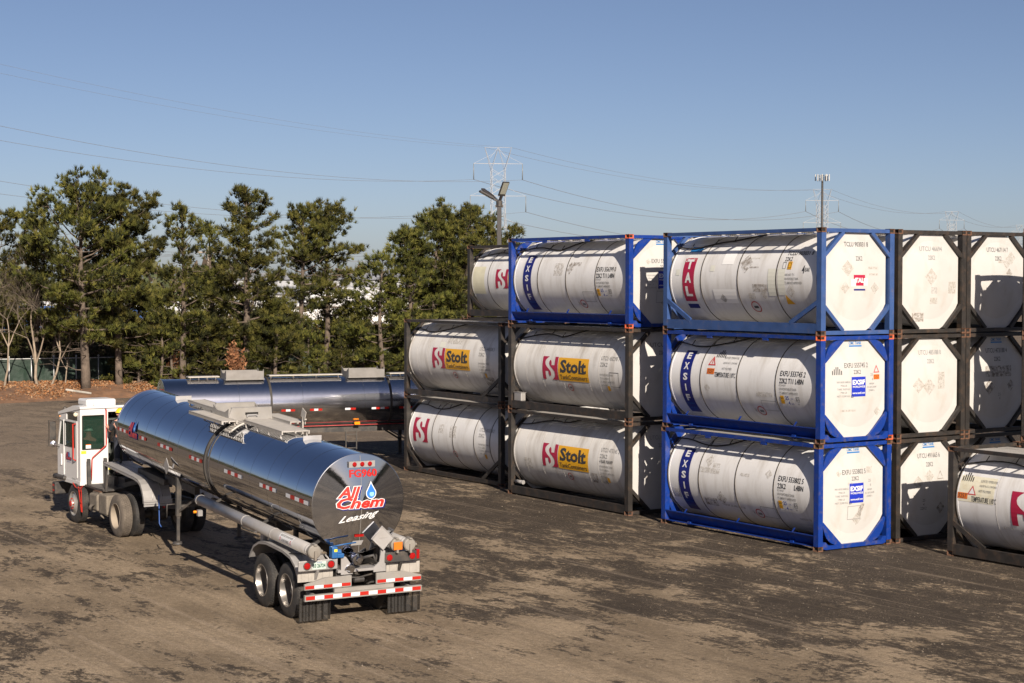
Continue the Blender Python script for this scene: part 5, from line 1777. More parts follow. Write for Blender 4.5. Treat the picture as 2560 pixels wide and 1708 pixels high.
# ------------------------------------------------------------------ ground
def ground_mat():
    m = bpy.data.materials.new('yard_dirt'); m.use_nodes = True
    t = m.node_tree; N = t.nodes; K_ = t.links; b = N['Principled BSDF']
    g = N.new('ShaderNodeNewGeometry')
    P = g.outputs['Position']

    def noise(sc, det=6, rough=.6, stretch=None, dist=0.0):
        n = N.new('ShaderNodeTexNoise'); n.inputs['Scale'].default_value = sc; n.inputs['Detail'].default_value = det
        n.inputs['Roughness'].default_value = rough; n.inputs['Distortion'].default_value = dist
        if stretch:
            mp = N.new('ShaderNodeMapping'); mp.inputs['Rotation'].default_value = (0, 0, stretch[2]); mp.inputs['Scale'].default_value = (stretch[0], stretch[1], 1)
            K_.new(P, mp.inputs[0]); K_.new(mp.outputs[0], n.inputs['Vector'])
        else:
            K_.new(P, n.inputs['Vector'])
        return n.outputs[0]

    def rng(v, a, b_, c=0.0, d=1.0):
        r = N.new('ShaderNodeMapRange'); r.inputs[1].default_value = a; r.inputs[2].default_value = b_; r.inputs[3].default_value = c; r.inputs[4].default_value = d
        r.interpolation_type = 'SMOOTHSTEP'
        K_.new(v, r.inputs[0]); return r.outputs[0]

    def math_(op, a, b_):
        n = N.new('ShaderNodeMath'); n.operation = op
        for i, q in enumerate((a, b_)):
            if isinstance(q, (int, float)): n.inputs[i].default_value = q
            else: K_.new(q, n.inputs[i])
        return n.outputs[0]

    def mix(f, a, b_):
        n = N.new('ShaderNodeMix'); n.data_type = 'RGBA'
        K_.new(f, n.inputs[0]) if not isinstance(f, float) else None
        if isinstance(f, float): n.inputs[0].default_value = f
        for i, q in ((6, a), (7, b_)):
            if isinstance(q, tuple): n.inputs[i].default_value = (*q, 1)
            else: K_.new(q, n.inputs[i])
        return n.outputs[2]
    sx = N.new('ShaderNodeSeparateXYZ'); K_.new(P, sx.inputs[0])
    big = noise(.16, 7, .62, (1, 1.7, radians(8)), .6)
    mid = noise(.55, 8, .68, (1, 1.9, radians(12)), .4)
    fine = noise(9, 6, .75)
    grit = noise(34, 4, .8)
    # packed dark gravel next to the containers, worn tan dirt further out
    edge = rng(math_('ADD', sx.outputs[1], math_('MULTIPLY', sx.outputs[0], .10)), -11.5, -3.0, .0, .085)
    f = math_('ADD', math_('MULTIPLY', big, .42), math_('MULTIPLY', mid, .58))
    f = math_('SUBTRACT', f, edge)
    at_ = N.new('ShaderNodeAttribute'); at_.attribute_name = 'wear'
    f = math_('ADD', f, math_('MULTIPLY', at_.outputs['Fac'], .052))
    brk = noise(2.6, 7, .72, (1, 2.0, radians(10)))
    f = math_('ADD', f, math_('MULTIPLY', math_('SUBTRACT', brk, .5), .42))
    f = math_('ADD', f, math_('MULTIPLY', math_('SUBTRACT', fine, .5), .26))
    tan_f = math_('ADD', math_('MULTIPLY', rng(f, .39, .52), .45), math_('MULTIPLY', rng(f, .457, .485), .55))
    dark = mix(noise(.9, 5), (.026, .0195, .014), (.056, .042, .030))
    tanc = mix(rng(noise(.30, 7, .6, (1, 1.8, radians(10))), .35, .65), (.168, .127, .084), (.282, .218, .148))
    base = mix(math_('MULTIPLY', tan_f, .92), dark, tanc)
    # wheel tracks that sweep along the rows
    w = noise(1.0, 5, .6, (.10, 2.6, radians(14)), .5)
    base = mix(math_('MULTIPLY', rng(w, .52, .66), .30), base, (.085, .066, .05))
    w2 = noise(1.0, 5, .6, (.08, 3.4, radians(-16)), .4)
    base = mix(math_('MULTIPLY', rng(w2, .55, .68), .30), base, (.34, .27, .20))
    far = rng(sx.outputs[0], -20, -34)
    base = mix(math_('MULTIPLY', far, .65), base, (.150, .118, .090))
    # coarse grit showing through, thick in places
    gr1 = noise(24, 3, .85); gr2 = noise(11, 4, .8)
    gmask = rng(noise(.9, 6, .65), .38, .60)
    base = mix(math_('MULTIPLY', math_('MULTIPLY', rng(gr1, .57, .66), gmask), .75), base, (.26, .21, .15))
    base = mix(math_('MULTIPLY', math_('MULTIPLY', rng(gr2, .60, .68), gmask), .45), base, (.23, .185, .13))
    base = mix(math_('MULTIPLY', rng(gr1, .40, .30), .55), base, (.045, .034, .024))
    # loose pale stones
    v = N.new('ShaderNodeTexVoronoi'); v.inputs['Scale'].default_value = 7.5; v.inputs['Randomness'].default_value = 1; K_.new(P, v.inputs['Vector'])
    st = math_('MULTIPLY', rng(v.outputs[0], .20, .11), rng(noise(1.3, 4), .42, .55))
    base = mix(math_('MULTIPLY', st, .42), base, (.30, .245, .18))
    v2 = N.new('ShaderNodeTexVoronoi'); v2.inputs['Scale'].default_value = 17; K_.new(P, v2.inputs['Vector'])
    st2 = math_('MULTIPLY', rng(v2.outputs[0], .24, .12), rng(noise(.8, 5), .40, .62))
    base = mix(math_('MULTIPLY', st2, .42), base, (.27, .22, .165))
    mul = N.new('ShaderNodeVectorMath'); mul.operation = 'SCALE'; K_.new(base, mul.inputs[0])
    K_.new(math_('MULTIPLY', rng(fine, .25, .75, .70, 1.28), rng(grit, .25, .75, .62, 1.36)), mul.inputs['Scale'])
    K_.new(mul.outputs[0], b.inputs['Base Color'])
    b.inputs['Roughness'].default_value = .93
    b.inputs['Specular IOR Level'].default_value = .25
    h = math_('ADD', math_('MULTIPLY', fine, .025), math_('MULTIPLY', grit, .012))
    h = math_('ADD', h, math_('MULTIPLY', mid, .10))
    h = math_('ADD', h, math_('MULTIPLY', st, .02))
    bp = N.new('ShaderNodeBump'); bp.inputs['Strength'].default_value = .9; bp.inputs['Distance'].default_value = 1.0
    K_.new(h, bp.inputs['Height']); K_.new(bp.outputs[0], b.inputs['Normal'])
    return m


rng_ = np.random.default_rng(5)
WEAR = [(360, 1530, 3.9, 3.0, 1), (40, 1160, 2.6, 4.5, 1), (1115, 1385, 1.3, 1.5, 1), (1180, 1610, 2.2, 1.6, 1), (50, 1600, 1.0, 2.4, -1), (330, 1672, 2.4, .8, -1),
        (1165, 1450, 1.5, 1.7, -1.2), (350, 1432, 2.0, .8, -.8), (1440, 1375, 1.7, .9, 1.5), (1660, 1405, 1.9, .9, 1.5), (1690, 1482, 2.2, .8, 1.2), (1850, 1575, 4.0, 1.0, 1),
        (2180, 1665, 5.0, 1.0, 1), (1380, 1675, 2.0, .8, 1), (1600, 1522, 1.2, .5, -1.4), (1420, 1520, 1.7, .9, -1), (1760, 1597, 1.8, .45, -1), (2180, 1530, 2.8, 1.4, -.9),
        (2370, 1617, .5, .3, -1.4), (2500, 1580, 1.2, .7, -.8), (700, 1640, 2.0, 1.2, .7), (840, 1600, 1.4, .9, .5), (150, 1330, 1.6, 1.6, -.6), (120, 1260, 2.0, 1.4, .4), (30, 1110, 3.0, 1.2, -1),
        (2000, 1440, 5.0, 1.6, -1), (1100, 1250, 1.6, 3.0, -.6), (960, 1230, 1.2, 3.0, .3)]
wr_ = [(atz(u, v, 0), rx, ry, a_) for u, v, rx, ry, a_ in WEAR]
xs_ = np.concatenate([[-G_ for G_ in (3000, 600, 200)], np.arange(-70, 32.1, .75), [200, 600, 3000]])
ys_ = np.concatenate([[-G_ for G_ in (3000, 600, 200)], np.arange(-42, 24.1, .75), [200, 600, 3000]])
XX, YY = np.meshgrid(xs_, ys_, indexing='ij')
wv = np.zeros_like(XX)
fx, fy = -sin(YAW), cos(YAW)
for c, rx, ry, a_ in wr_:
    dx, dy = XX-c.x, YY-c.y
    lr = (dx*cos(YAW)+dy*sin(YAW))/rx; ld = (dx*fx+dy*fy)/ry
    wv += a_*np.exp(-(lr*lr+ld*ld)*.8)
nx_, ny_ = XX.shape
V = np.stack([XX, YY, 0*XX], -1).reshape(-1, 3)
I_ = np.arange(nx_*ny_).reshape(nx_, ny_)
F = np.stack([I_[:-1, :-1], I_[1:, :-1], I_[1:, 1:], I_[:-1, 1:]], -1).reshape(-1, 4)
gr = np_mesh('ground', V, F, ground_mat())
at_ = gr.data.attributes.new('wear', 'FLOAT', 'POINT'); at_.data.foreach_set('value', wv.astype(np.float32).ravel())
gr['kind'] = 'structure'

# loose stones on the dirt
N_ = 4500
ang = rng_.uniform(0, 1, N_); dep = 26+(rng_.uniform(0, 1, N_)**1.2)*34
lat = rng_.uniform(-.31, .31, N_)*dep
P0 = np.array([CAM_POS.x, CAM_POS.y])+dep[:, None]*np.array([-sin(YAW), cos(YAW)])+lat[:, None]*np.array([cos(YAW), sin(YAW)])
sz = rng_.uniform(.008, .018, N_)*(1+.6*(rng_.uniform(0, 1, N_) > .97))
oct_ = np.array([(1, 0, 0), (0, 1, 0), (-1, 0, 0), (0, -1, 0), (0, 0, .7), (0, 0, -.4)])
of = np.array([(0, 1, 4), (1, 2, 4), (2, 3, 4), (3, 0, 4), (1, 0, 5), (2, 1, 5), (3, 2, 5), (0, 3, 5)])
a = rng_.uniform(0, 6.28, N_)
V = oct_[None]*sz[:, None, None]*(1+rng_.uniform(-.3, .3, (N_, 6, 3)))
X = V[:, :, 0]*np.cos(a)[:, None]-V[:, :, 1]*np.sin(a)[:, None]; Y = V[:, :, 0]*np.sin(a)[:, None]+V[:, :, 1]*np.cos(a)[:, None]
V = np.stack([X+P0[:, 0, None], Y+P0[:, 1, None], V[:, :, 2]+.006], -1).reshape(-1, 3)
F = (of[None]+6*np.arange(N_)[:, None, None]).reshape(-1, 3)
st = np_mesh('loose_gravel', V, F, mat('gravel_stone', (.20, .165, .125), .9, var=.4, vscale=.8))
tag(st, 'pale stones scattered over the packed dirt', 'gravel', kind='stuff')

# puddle stain in front of the second stack
# ------------------------------------------------------------------ leaf litter bank in front of the fence
LITTER = mat('leaf_litter_mat', (.20, .105, .055), .95, var=.5, vscale=1.1, dirt=(.12, .075, .05), dscale=3, damt=.7, bump=.05, bscale=6)
ln = []
for u in range(-420, 1100, 40):
    ln.append(u)
vs = []; fs = []
R_ = random.Random(4)
rows = [0, .12, .28, .45, .65, .85, 1.0]
for i, u in enumerate(ln):
    edge_v = 1029-(u+420)*.045+R_.uniform(-2, 2)
    for j, r in enumerate(rows):
        d0 = FPX*CAM_POS.z/(edge_v-702)
        d = d0+(106-d0)*r+R_.uniform(-.5, .5)*(0 < j)
        p = at(u, 702, d)
        z = .0 if j == 0 else .55*sin(min(1, r*2.2)*pi/2)+R_.uniform(-.08, .1)
        vs.append((p.x, p.y, z if j < 6 else .35))
nr = len(rows)
for i in range(len(ln)-1):
    for j in range(nr-1):
        fs.append((i*nr+j, (i+1)*nr+j, (i+1)*nr+j+1, i*nr+j+1))
b = MB(); b.add(vs, fs, 0, True); o = b.build('leaf_bank', LITTER); o['kind'] = 'structure'
# fallen leaves, many small faces
N_ = 26000
uu = rng_.uniform(-60, 420, N_); rr = rng_.uniform(0, 1, N_)
L_ = []
V = np.zeros((N_, 3, 3))
for i in range(N_):
    ev = 1029-(uu[i]+420)*.045
    d0 = FPX*CAM_POS.z/(ev-702)
    d = d0+.3+(105-d0)*rr[i]
    p = at(uu[i], 702, d); z = .55*sin(min(1, rr[i]*2.2)*pi/2)+.05
    L_.append((p.x, p.y, z))
L_ = np.array(L_)
V = L_[:, None, :]+rng_.normal(0, .055, (N_, 3, 3))*np.array([1, 1, .8])
F = np.arange(N_*3).reshape(-1, 3)
LM = [mat('fallen_leaf_orange', (.29, .125, .045), .9, var=.4, vscale=2), mat('fallen_leaf_tan', (.33, .22, .13), .9, var=.3), mat('fallen_leaf_brown', (.14, .07, .035), .9, var=.3)]
o = np_mesh('fallen_leaves', V.reshape(-1, 3), F, LM, rng_.choice(3, N_, p=[.45, .2, .35]))
tag(o, 'orange brown fallen leaves lying along the foot of the fence', 'leaves', kind='stuff')
p = at(128+(350-128)*0+96, 983, 93)
pp = atz(196, 985, .5)
b = MB(); b.box(-.75, .75, -.25, .25, 0, .10, bev=.02); o = b.build('concrete_slab', mat('pale_concrete', (.42, .39, .34), .9, var=.2)); o.location = (pp.x, pp.y, .58); o.rotation_euler = (.1, .15, radians(120))
tag(o, 'small pale slab lying tilted on the brown leaf bank', 'slab')

# ------------------------------------------------------------------ green screened fence
NET = mat('green_screen_fabric', (.010, .027, .017), .6, var=.25, vscale=1.3, bump=.12, bscale=.9)
GALV = mat('galvanised_pipe', (.46, .47, .46), .5, metal=.6)


def fence(label, us, dfun, z0, z1, wire=False):
    t = thing('screen_fence', label, 'fence', at(us[0], 702, dfun(us[0])).xy.to_3d())
    org = t.location.copy()
    pts = [at(u, 702, dfun(u)) for u in us]
    m = MB(); vs = []; fs = []
    for i, p in enumerate(pts):
        for k in range(6):
            zz = z0+(z1-z0-.05)*k/5
            off = .07*sin(i*1.7+k*.9)+.05*sin(i*4.1)
            vs.append((p.x-org.x+off, p.y-org.y+off*.5, zz))
    for i in range(len(pts)-1):
        for k in range(5): fs.append((i*6+k, (i+1)*6+k, (i+1)*6+k+1, i*6+k+1))
    m.add(vs, fs, 0, True); m.build('screen_fabric', NET, t)
    m = MB(); m.tube([(p.x-org.x, p.y-org.y, z1) for p in pts], .035, n=6); m.build('top_rail', GALV, t)
    for i in range(0, len(pts), 4):
        p = pts[i]; m = MB(); m.tube([(p.x-org.x+.06, p.y-org.y, 0), (p.x-org.x+.06, p.y-org.y, z1+.12)], .04, n=6)
        m.lathe([(0, .06), (.06, .05), (.09, 0)], (p.x-org.x+.06, p.y-org.y, z1+.1), (0, 0, 1), n=8); m.build('post', GALV, t)
    if wire:
        m = MB()
        for q in range(3): m.tube([(p.x-org.x+.1*q, p.y-org.y, z1+.12+.13*q) for p in pts], .014, n=4)
        m.build('barbed_wire', GALV, t)
    return t


fence('dark green screened fence behind the leaf bank at the left, under the bare trees', list(range(-260, 470, 14)), lambda u: 100+.010*u, .25, 1.92)
fence('green screened fence with strands of barbed wire, seen just above the parked tanker', list(range(600, 1240, 14)), lambda u: 108+.004*u, .2, 1.90, True)


# ------------------------------------------------------------------ trees
def leafmat(name, col, var=.4, trans=.15, vs=.6):
    m = mat(name, col, .75, var=var, vscale=vs, spec=.2)
    t = m.node_tree; b = t.nodes['Principled BSDF']
    oi = t.nodes.new('ShaderNodeObjectInfo')          # every tree a slightly different green
    mr = t.nodes.new('ShaderNodeMapRange'); mr.inputs[3].default_value = .72; mr.inputs[4].default_value = 1.25
    hs = t.nodes.new('ShaderNodeHueSaturation')
    mr2 = t.nodes.new('ShaderNodeMapRange'); mr2.inputs[3].default_value = .485; mr2.inputs[4].default_value = .505
    src = b.inputs['Base Color'].links[0].from_socket
    t.links.new(oi.outputs['Random'], mr.inputs[0]); t.links.new(oi.outputs['Random'], mr2.inputs[0])
    t.links.new(mr.outputs[0], hs.inputs['Value']); t.links.new(mr2.outputs[0], hs.inputs['Hue'])
    t.links.new(src, hs.inputs['Color']); t.links.new(hs.outputs[0], b.inputs['Base Color'])
    return m


NEEDLE = [leafmat('pine_needles_green', (.066, .071, .014)), leafmat('pine_needles_olive', (.116, .110, .024)), leafmat('pine_needles_dark', (.026, .030, .010))]
BARK = mat('pine_bark', (.115, .088, .068), .95, var=.4, vscale=4, bump=.03, bscale=8)
BARK_PALE = mat('pale_bark', (.25, .20, .15), .9, var=.25, vscale=3)
BARK_GREY = mat('grey_twigs', (.15, .12, .09), .9, var=.25)


def tuft_template(rs, n=24, L=.34, w=.042, spread=1.15):
    V = np.zeros((n, 3, 3))
    for i in range(n):
        th = abs(rs.normal(0, .55))*spread; ph = rs.uniform(0, 6.283)
        d = np.array([sin(th)*cos(ph), sin(th)*sin(ph), cos(th)])
        s = np.cross(d, rs.normal(size=3)); s /= np.linalg.norm(s)
        l = L*rs.uniform(.65, 1.1); o = d*l*.12
        V[i, 0] = o-s*w*.5; V[i, 1] = o+s*w*.5; V[i, 2] = d*l+s*w*.1
    return V


def rot_to(d):
    """rotation matrices taking +z to unit vectors d (n,3)"""
    n = len(d)
    z = d; a = np.where(np.abs(z[:, 2:3]) < .95, np.array([[0, 0, 1.]]), np.array([[1., 0, 0]]))
    x = np.cross(a, z); x /= np.linalg.norm(x, axis=1, keepdims=True)
    y = np.cross(z, x)
    return np.stack([x, y, z], -1)


def tufts_mesh(P, D, S_, rs, mats, parent, name='crown', blades=24, p=(.42, .28, .30), L=.34, w=.038):
    """one crown mesh from tuft positions P, axes D, sizes S_"""
    tm = [tuft_template(rs, blades, L, w) for _ in range(4)]
    n = len(P)
    D = D/np.linalg.norm(D, axis=1, keepdims=True)
    R = rot_to(D)
    which = rs.integers(0, 4, n)
    T = np.stack([tm[k] for k in which])               # n,b,3,3
    V = np.einsum('nij,nbvj->nbvi', R, T)*S_[:, None, None, None]+P[:, None, None, :]
    F = np.arange(n*blades*3).reshape(-1, 3)
    mi = np.repeat(rs.choice(len(mats), n, p=p), blades)
    return np_mesh(name, V.reshape(-1, 3), F, mats, mi, parent)


def pine(label, px_, base_d, top_v, r, crown0=.3, seed=0, dens=1.0, lean=0.0, prof=None, group=None, base_z=.2, name='pine_tree', trunk_r=None, flat=False, blades=22):
    rs = np.random.default_rng(seed); R_ = random.Random(seed)
    base = at(px_, 702, base_d); base.z = base_z
    H = CAM_POS.z+(702-top_v)*base_d/FPX-base_z
    H -= 1.0 if H > 7 else .5           # the top tufts reach above the leader
    t = thing(name, label, 'pine tree', base, 0, group)
    tr_ = trunk_r or H*.016+.03
    pts = []; rad = []
    for k in range(11):
        s = k/10
        pts.append((lean*H*s+.12*sin(s*5+seed), .10*sin(s*4+seed*2), H*s*.98)); rad.append(tr_*(1-s)**.8+.02)
    tm = MB(); tm.tube(pts, rad, n=8)

    def trunk_at(s):
        k = min(int(s*10), 9); f = s*10-k
        return Vector(pts[k]).lerp(Vector(pts[k+1]), f)
    P = []; D = []; Sx = []
    nl = int(H*4.4*dens**.5)
    prof = prof or [(0, .55), (.25, .95), (.5, 1.0), (.75, .75), (1, .28)]
    for k in range(nl):
        s = crown0+(1-crown0)*(k+R_.random())/nl
        q = (s-crown0)/(1-crown0)
        for i in range(len(prof)-1):
            if prof[i][0] <= q <= prof[i+1][0]:
                f = (q-prof[i][0])/(prof[i+1][0]-prof[i][0]); pr = prof[i][1]*(1-f)+prof[i+1][1]*f
        Lb = r*pr*R_.uniform(.55, 1.12)
        az = k*2.399+R_.uniform(-.5, .5)
        el = radians(-8+48*q+R_.uniform(-12, 14))
        o = trunk_at(min(s, .999))
        d = Vector((cos(az)*cos(el), sin(az)*cos(el), sin(el)))
        bp = [o]
        cur = o.copy(); dd = d.copy()
        ns = 5
        for j in range(ns):
            dd = (dd+Vector((R_.uniform(-.2, .2), R_.uniform(-.2, .2), R_.uniform(-.05, .22)))).normalized()
            cur = cur+dd*(Lb/ns); bp.append(cur.copy())
        br = max(.012, tr_*.33*(1-q*.6))
        tm.tube(bp, [br*(1-.8*j/ns) for j in range(ns+1)], n=4, cap=False)
        nt_ = max(2, int(Lb*5.2*dens))
        for j in range(nt_):
            f = .32+.68*R_.random()
            i0 = min(int(f*ns), ns-1); pt = bp[i0].lerp(bp[i0+1], f*ns-i0)
            dirb = (bp[i0+1]-bp[i0]).normalized()
            sd = dirb.cross(Vector((0, 0, 1))); sd = sd.normalized() if sd.length > .01 else Vector((1, 0, 0))
            off = sd*R_.choice((-1, 1))*R_.uniform(.05, .34)*Lb*(1.05-f*.6)+Vector((0, 0, R_.uniform(-.08, .16)))
            tip = pt+off+dirb*R_.uniform(0, .25)
            if R_.random() < .55: tm.tube([pt, tip], [.012, .006], n=3, cap=False)
            pad = R_.uniform(.12, .30)
            for c in range(R_.choice((3, 4, 5, 6))):
                P.append((tip.x+R_.gauss(0, pad), tip.y+R_.gauss(0, pad), tip.z+R_.gauss(0, .07)))
                dv = (dirb*.6+off.normalized()*.5+Vector((R_.gauss(0, .35), R_.gauss(0, .35), .75)))
                D.append(tuple(dv)); Sx.append(R_.uniform(.75, 1.25))
        for c in range(4):
            e = bp[-1]; P.append((e.x+R_.gauss(0, .12), e.y+R_.gauss(0, .12), e.z+R_.gauss(0, .1))); D.append((dd.x+R_.gauss(0, .3), dd.y+R_.gauss(0, .3), dd.z+.6)); Sx.append(R_.uniform(.9, 1.3))
    for k in range(int(H*.9)):                       # dead bare limbs under and inside the crown
        o = trunk_at(R_.uniform(.10, .75)); a_ = R_.uniform(0, 6.28); cur = o.copy(); bp = [o]
        for j in range(4):
            cur = cur+Vector((cos(a_)*.9+R_.gauss(0, .25), sin(a_)*.9+R_.gauss(0, .25), R_.uniform(-.25, .35)))*(r*.14); bp.append(cur.copy())
            if j > 0: tm.tube([cur, cur+Vector((R_.gauss(0, .3), R_.gauss(0, .3), R_.uniform(-.1, .4)))], [.014, .006], n=3, cap=False)
        tm.tube(bp, [.035, .028, .02, .013, .007], n=4, cap=False)
    for c in range(10):
        e = Vector(pts[-1]); P.append((e.x+R_.gauss(0, .2), e.y+R_.gauss(0, .2), e.z+R_.uniform(-.5, .15))); D.append((R_.gauss(0, .4), R_.gauss(0, .4), 1)); Sx.append(1.15)
    tm.build('trunk', BARK, t)
    tufts_mesh(np.array(P), np.array(D), np.array(Sx), rs, NEEDLE, t, blades=blades)
    return t


ROUND = [(0, .35), (.15, .8), (.4, 1.0), (.65, 1.0), (.85, .78), (1, .35)]
TALL = [(0, .5), (.2, .95), (.4, .85), (.55, .6), (.75, .55), (.9, .5), (1, .25)]
FLATP = [(0, .5), (.12, .9), (.3, .45), (.45, .9), (.7, .8), (.9, .55), (1, .3)]
SPRD = [(0, .95), (.25, 1.0), (.5, .8), (.75, .55), (1, .22)]
pine('tallest broad round topped pine at the far left, thick trunk standing on the leaf bank', 208, 97, 458, 4.09, .28, 1, 1.15, 0, ROUND, trunk_r=.26)
pine('rounded pine touching the right side of the tallest pine at the left', 298, 99, 462, 3.04, .22, 2, 1.1, .015, ROUND)
pine('slim open pine with thin forked top, between the tallest pine and the tufted one', 456, 100, 490, 2.34, .25, 3, .75, 0, TALL)
pine('tall open pine with bushy tufted top, behind the orange leaved shrub', 618, 100, 440, 3.63, .16, 4, .95, 0, TALL, trunk_r=.24)
pine('left of the two flat layered pines standing against the sky', 752, 106, 490, 2.57, .42, 5, .75, .02, FLATP)
pine('right of the two flat layered pines, boughs reaching over the gap', 815, 107, 492, 3.16, .40, 6, .8, -.01, FLATP)
pine('open crowned pine with bare lower trunk, leftmost of the lamp post group', 1030, 104, 545, 2.92, .30, 7, .95, -.015, TALL)
pine('dense round topped pine just left of the lamp post', 1090, 106, 520, 3.04, .28, 8, 1.1, 0, ROUND)
pine('dense broad pine directly behind the lamp post', 1158, 107, 503, 3.39, .25, 9, 1.15, 0, ROUND)
pine('pine tip showing right of the lamp post above the blue frame', 1248, 110, 560, 2.57, .3, 10, 1.0, 0, ROUND)
pine('pine at the left edge of the photo, crown cut by the frame', -8, 101, 505, 3.04, .2, 11, .85, 0, ROUND)
pine('thin open pine between the left edge and the tallest pine', 88, 103, 498, 2.34, .3, 12, .7, 0, TALL)
pine('narrow pine between the forked topped one and the bushy tufted one', 530, 104, 520, 1.99, .15, 13, .7, 0, TALL)
pine('small pine leaning at the left foot of the lamp post group', 955, 103, 600, 2.69, .12, 14, .9, 0, SPRD)
pine('low spreading pine in front of the fence under the flat layered pair', 690, 99, 740, 2.34, .06, 15, 1.0, 0, SPRD)

# young pines forming the thicket: three shapes copied along the belt
YG = 'young pines filling the belt along the fence'
YL = 'bushy young pine in the dense thicket along the green fence'
protos = [pine(YL, 400, 100, 770, 2.0, .04, 31, 1.0, 0, SPRD, YG, blades=16), pine(YL, 905, 104, 730, 2.2, .05, 32, .95, 0, SPRD, YG, blades=16),
          pine(YL, 345, 101, 745, 2.1, .08, 33, 1.0, 0, ROUND, YG, blades=16), pine(YL, 665, 103, 760, 2.2, .04, 34, 1.0, 0, SPRD, YG, blades=16)]
R_ = random.Random(77)
k = 0
spots = []
for u in [q for q in range(300, 1240, 42) if not (620 < q < 980 and q % 3 != 0)]: spots.append((u+R_.uniform(-12, 12), R_.uniform(99.5, 105) if u < 420 or u > 620 else R_.uniform(98, 103), R_.uniform(.5, .9)))
for u in range(-60, 1260, 62): spots.append((u+R_.uniform(-20, 20), R_.uniform(112, 124), R_.uniform(.8, 1.0) if 640 < u < 960 else R_.uniform(.9, 1.4)))
for u in range(-80, 1260, 120): spots.append((u+R_.uniform(-16, 16), R_.uniform(128, 150), R_.uniform(.8, .95) if 620 < u < 980 else R_.uniform(1.0, 1.5)))
for u, d, s in spots:
    c = copy_tree(protos[k % 4]); k += 1
    p = at(u, 702, d); c.location = (p.x, p.y, .1); c.rotation_euler = (0, 0, R_.uniform(0, 6.28)); c.scale = (s*R_.uniform(.9, 1.15), s, s*R_.uniform(.85, 1.05))


# bare deciduous trees
def bare(label, u, d, top_v, lean, seed, spread=.55, mt=BARK_PALE, r0=.11, depth=6, name='bare_tree', fork=.25):
    R_ = random.Random(seed)
    base = at(u, 702, d); base.z = .3
    H = CAM_POS.z+(702-top_v)*d/FPX-.3
    t = thing(name, label, 'bare tree', base)
    trunk = MB(); tw = MB()
    rv = Vector((cos(YAW), sin(YAW), 0))

    def grow(p, dr, L, r, lev):
        n = 4; pts = [p]; cur = p.copy(); d_ = dr.copy()
        for i in range(n):
            d_ = (d_+Vector((R_.gauss(0, .10), R_.gauss(0, .10), .05))).normalized(); cur = cur+d_*(L/n); pts.append(cur.copy())
        (trunk if lev < 2 else tw).tube(pts, [r*(1-.4*i/n) for i in range(n+1)], n=6 if lev < 2 else 3, cap=False)
        if lev >= depth: return
        for c in range(R_.choice((2, 3, 3)) if lev else 3):
            a = R_.uniform(0, 6.28); sp = spread*R_.uniform(.6, 1.4)
            ax = d_.cross(Vector((cos(a), sin(a), .3))).normalized()
            nd = (d_*cos(sp)+ax*sin(sp)).normalized()
            i = R_.choice((2, 3, 4, 4)) if c else 4
            grow(pts[i], nd, L*R_.uniform(.55, .82), r*.56, lev+1)
    grow(Vector((0, 0, 0)), (Vector((0, 0, 1))+rv*lean).normalized(), H*.33, r0, 0)
    trunk.build('trunk', mt, t); tw.build('twigs', BARK_GREY, t)
    return t


bare('bare pale barked tree with forked trunks in front of the green fence', 92, 98, 600, -.22, 41, r0=.10, depth=7)
bare('thin bare tree leaning right, just right of the forked bare one', 124, 98, 680, .38, 42, r0=.075)
bare('bare twiggy tree at the very left edge before the fence', 8, 97, 640, .05, 43, r0=.07, depth=7)
bare('bare grey sapling between the leftmost pines', 160, 99, 780, .1, 44, r0=.05)
bare('bare twiggy tree behind the fence below the two flat layered pines', 800, 118, 665, .0, 45, r0=.07, mt=BARK_GREY)
bare('brown bare tree right of the gap under the flat layered pines', 900, 116, 700, .1, 46, r0=.07, mt=BARK_GREY)


# leafy shrubs
def shrub(label, u, d, z0, h, w, mats, seed, n=1500, p=None, cat='shrub', name='leafy_shrub', ls=.11, group=None):
    rs = np.random.default_rng(seed); R_ = random.Random(seed)
    base = at(u, 702, d); base.z = z0
    t = thing(name, label, cat, base, 0, group)
    m = MB(); tips = []
    for k in range(14):
        a = R_.uniform(0, 6.28); r = w*R_.uniform(.2, .9)
        pts = [(0, 0, 0), (r*.3*cos(a), r*.3*sin(a), h*.35), (r*.8*cos(a), r*.8*sin(a), h*R_.uniform(.5, .95))]
        m.tube(pts, [.03, .018, .006], n=4, cap=False); tips.append(pts)
    m.build('stems', BARK_GREY, t)
    ps = []
    for i in range(n):
        q = tips[R_.randrange(14)]; f = R_.random()**.6
        c = Vector(q[1]).lerp(Vector(q[2]), f)
        ps.append((c.x+R_.gauss(0, w*.17), c.y+R_.gauss(0, w*.17), max(.05, c.z+R_.gauss(0, h*.10))))
    ps = np.array(ps)
    V = ps[:, None, :]+rs.normal(0, ls*.6, (n, 3, 3))
    np_mesh('foliage', V.reshape(-1, 3), np.arange(n*3).reshape(-1, 3), mats, rs.choice(len(mats), n, p=p), t)
    return t


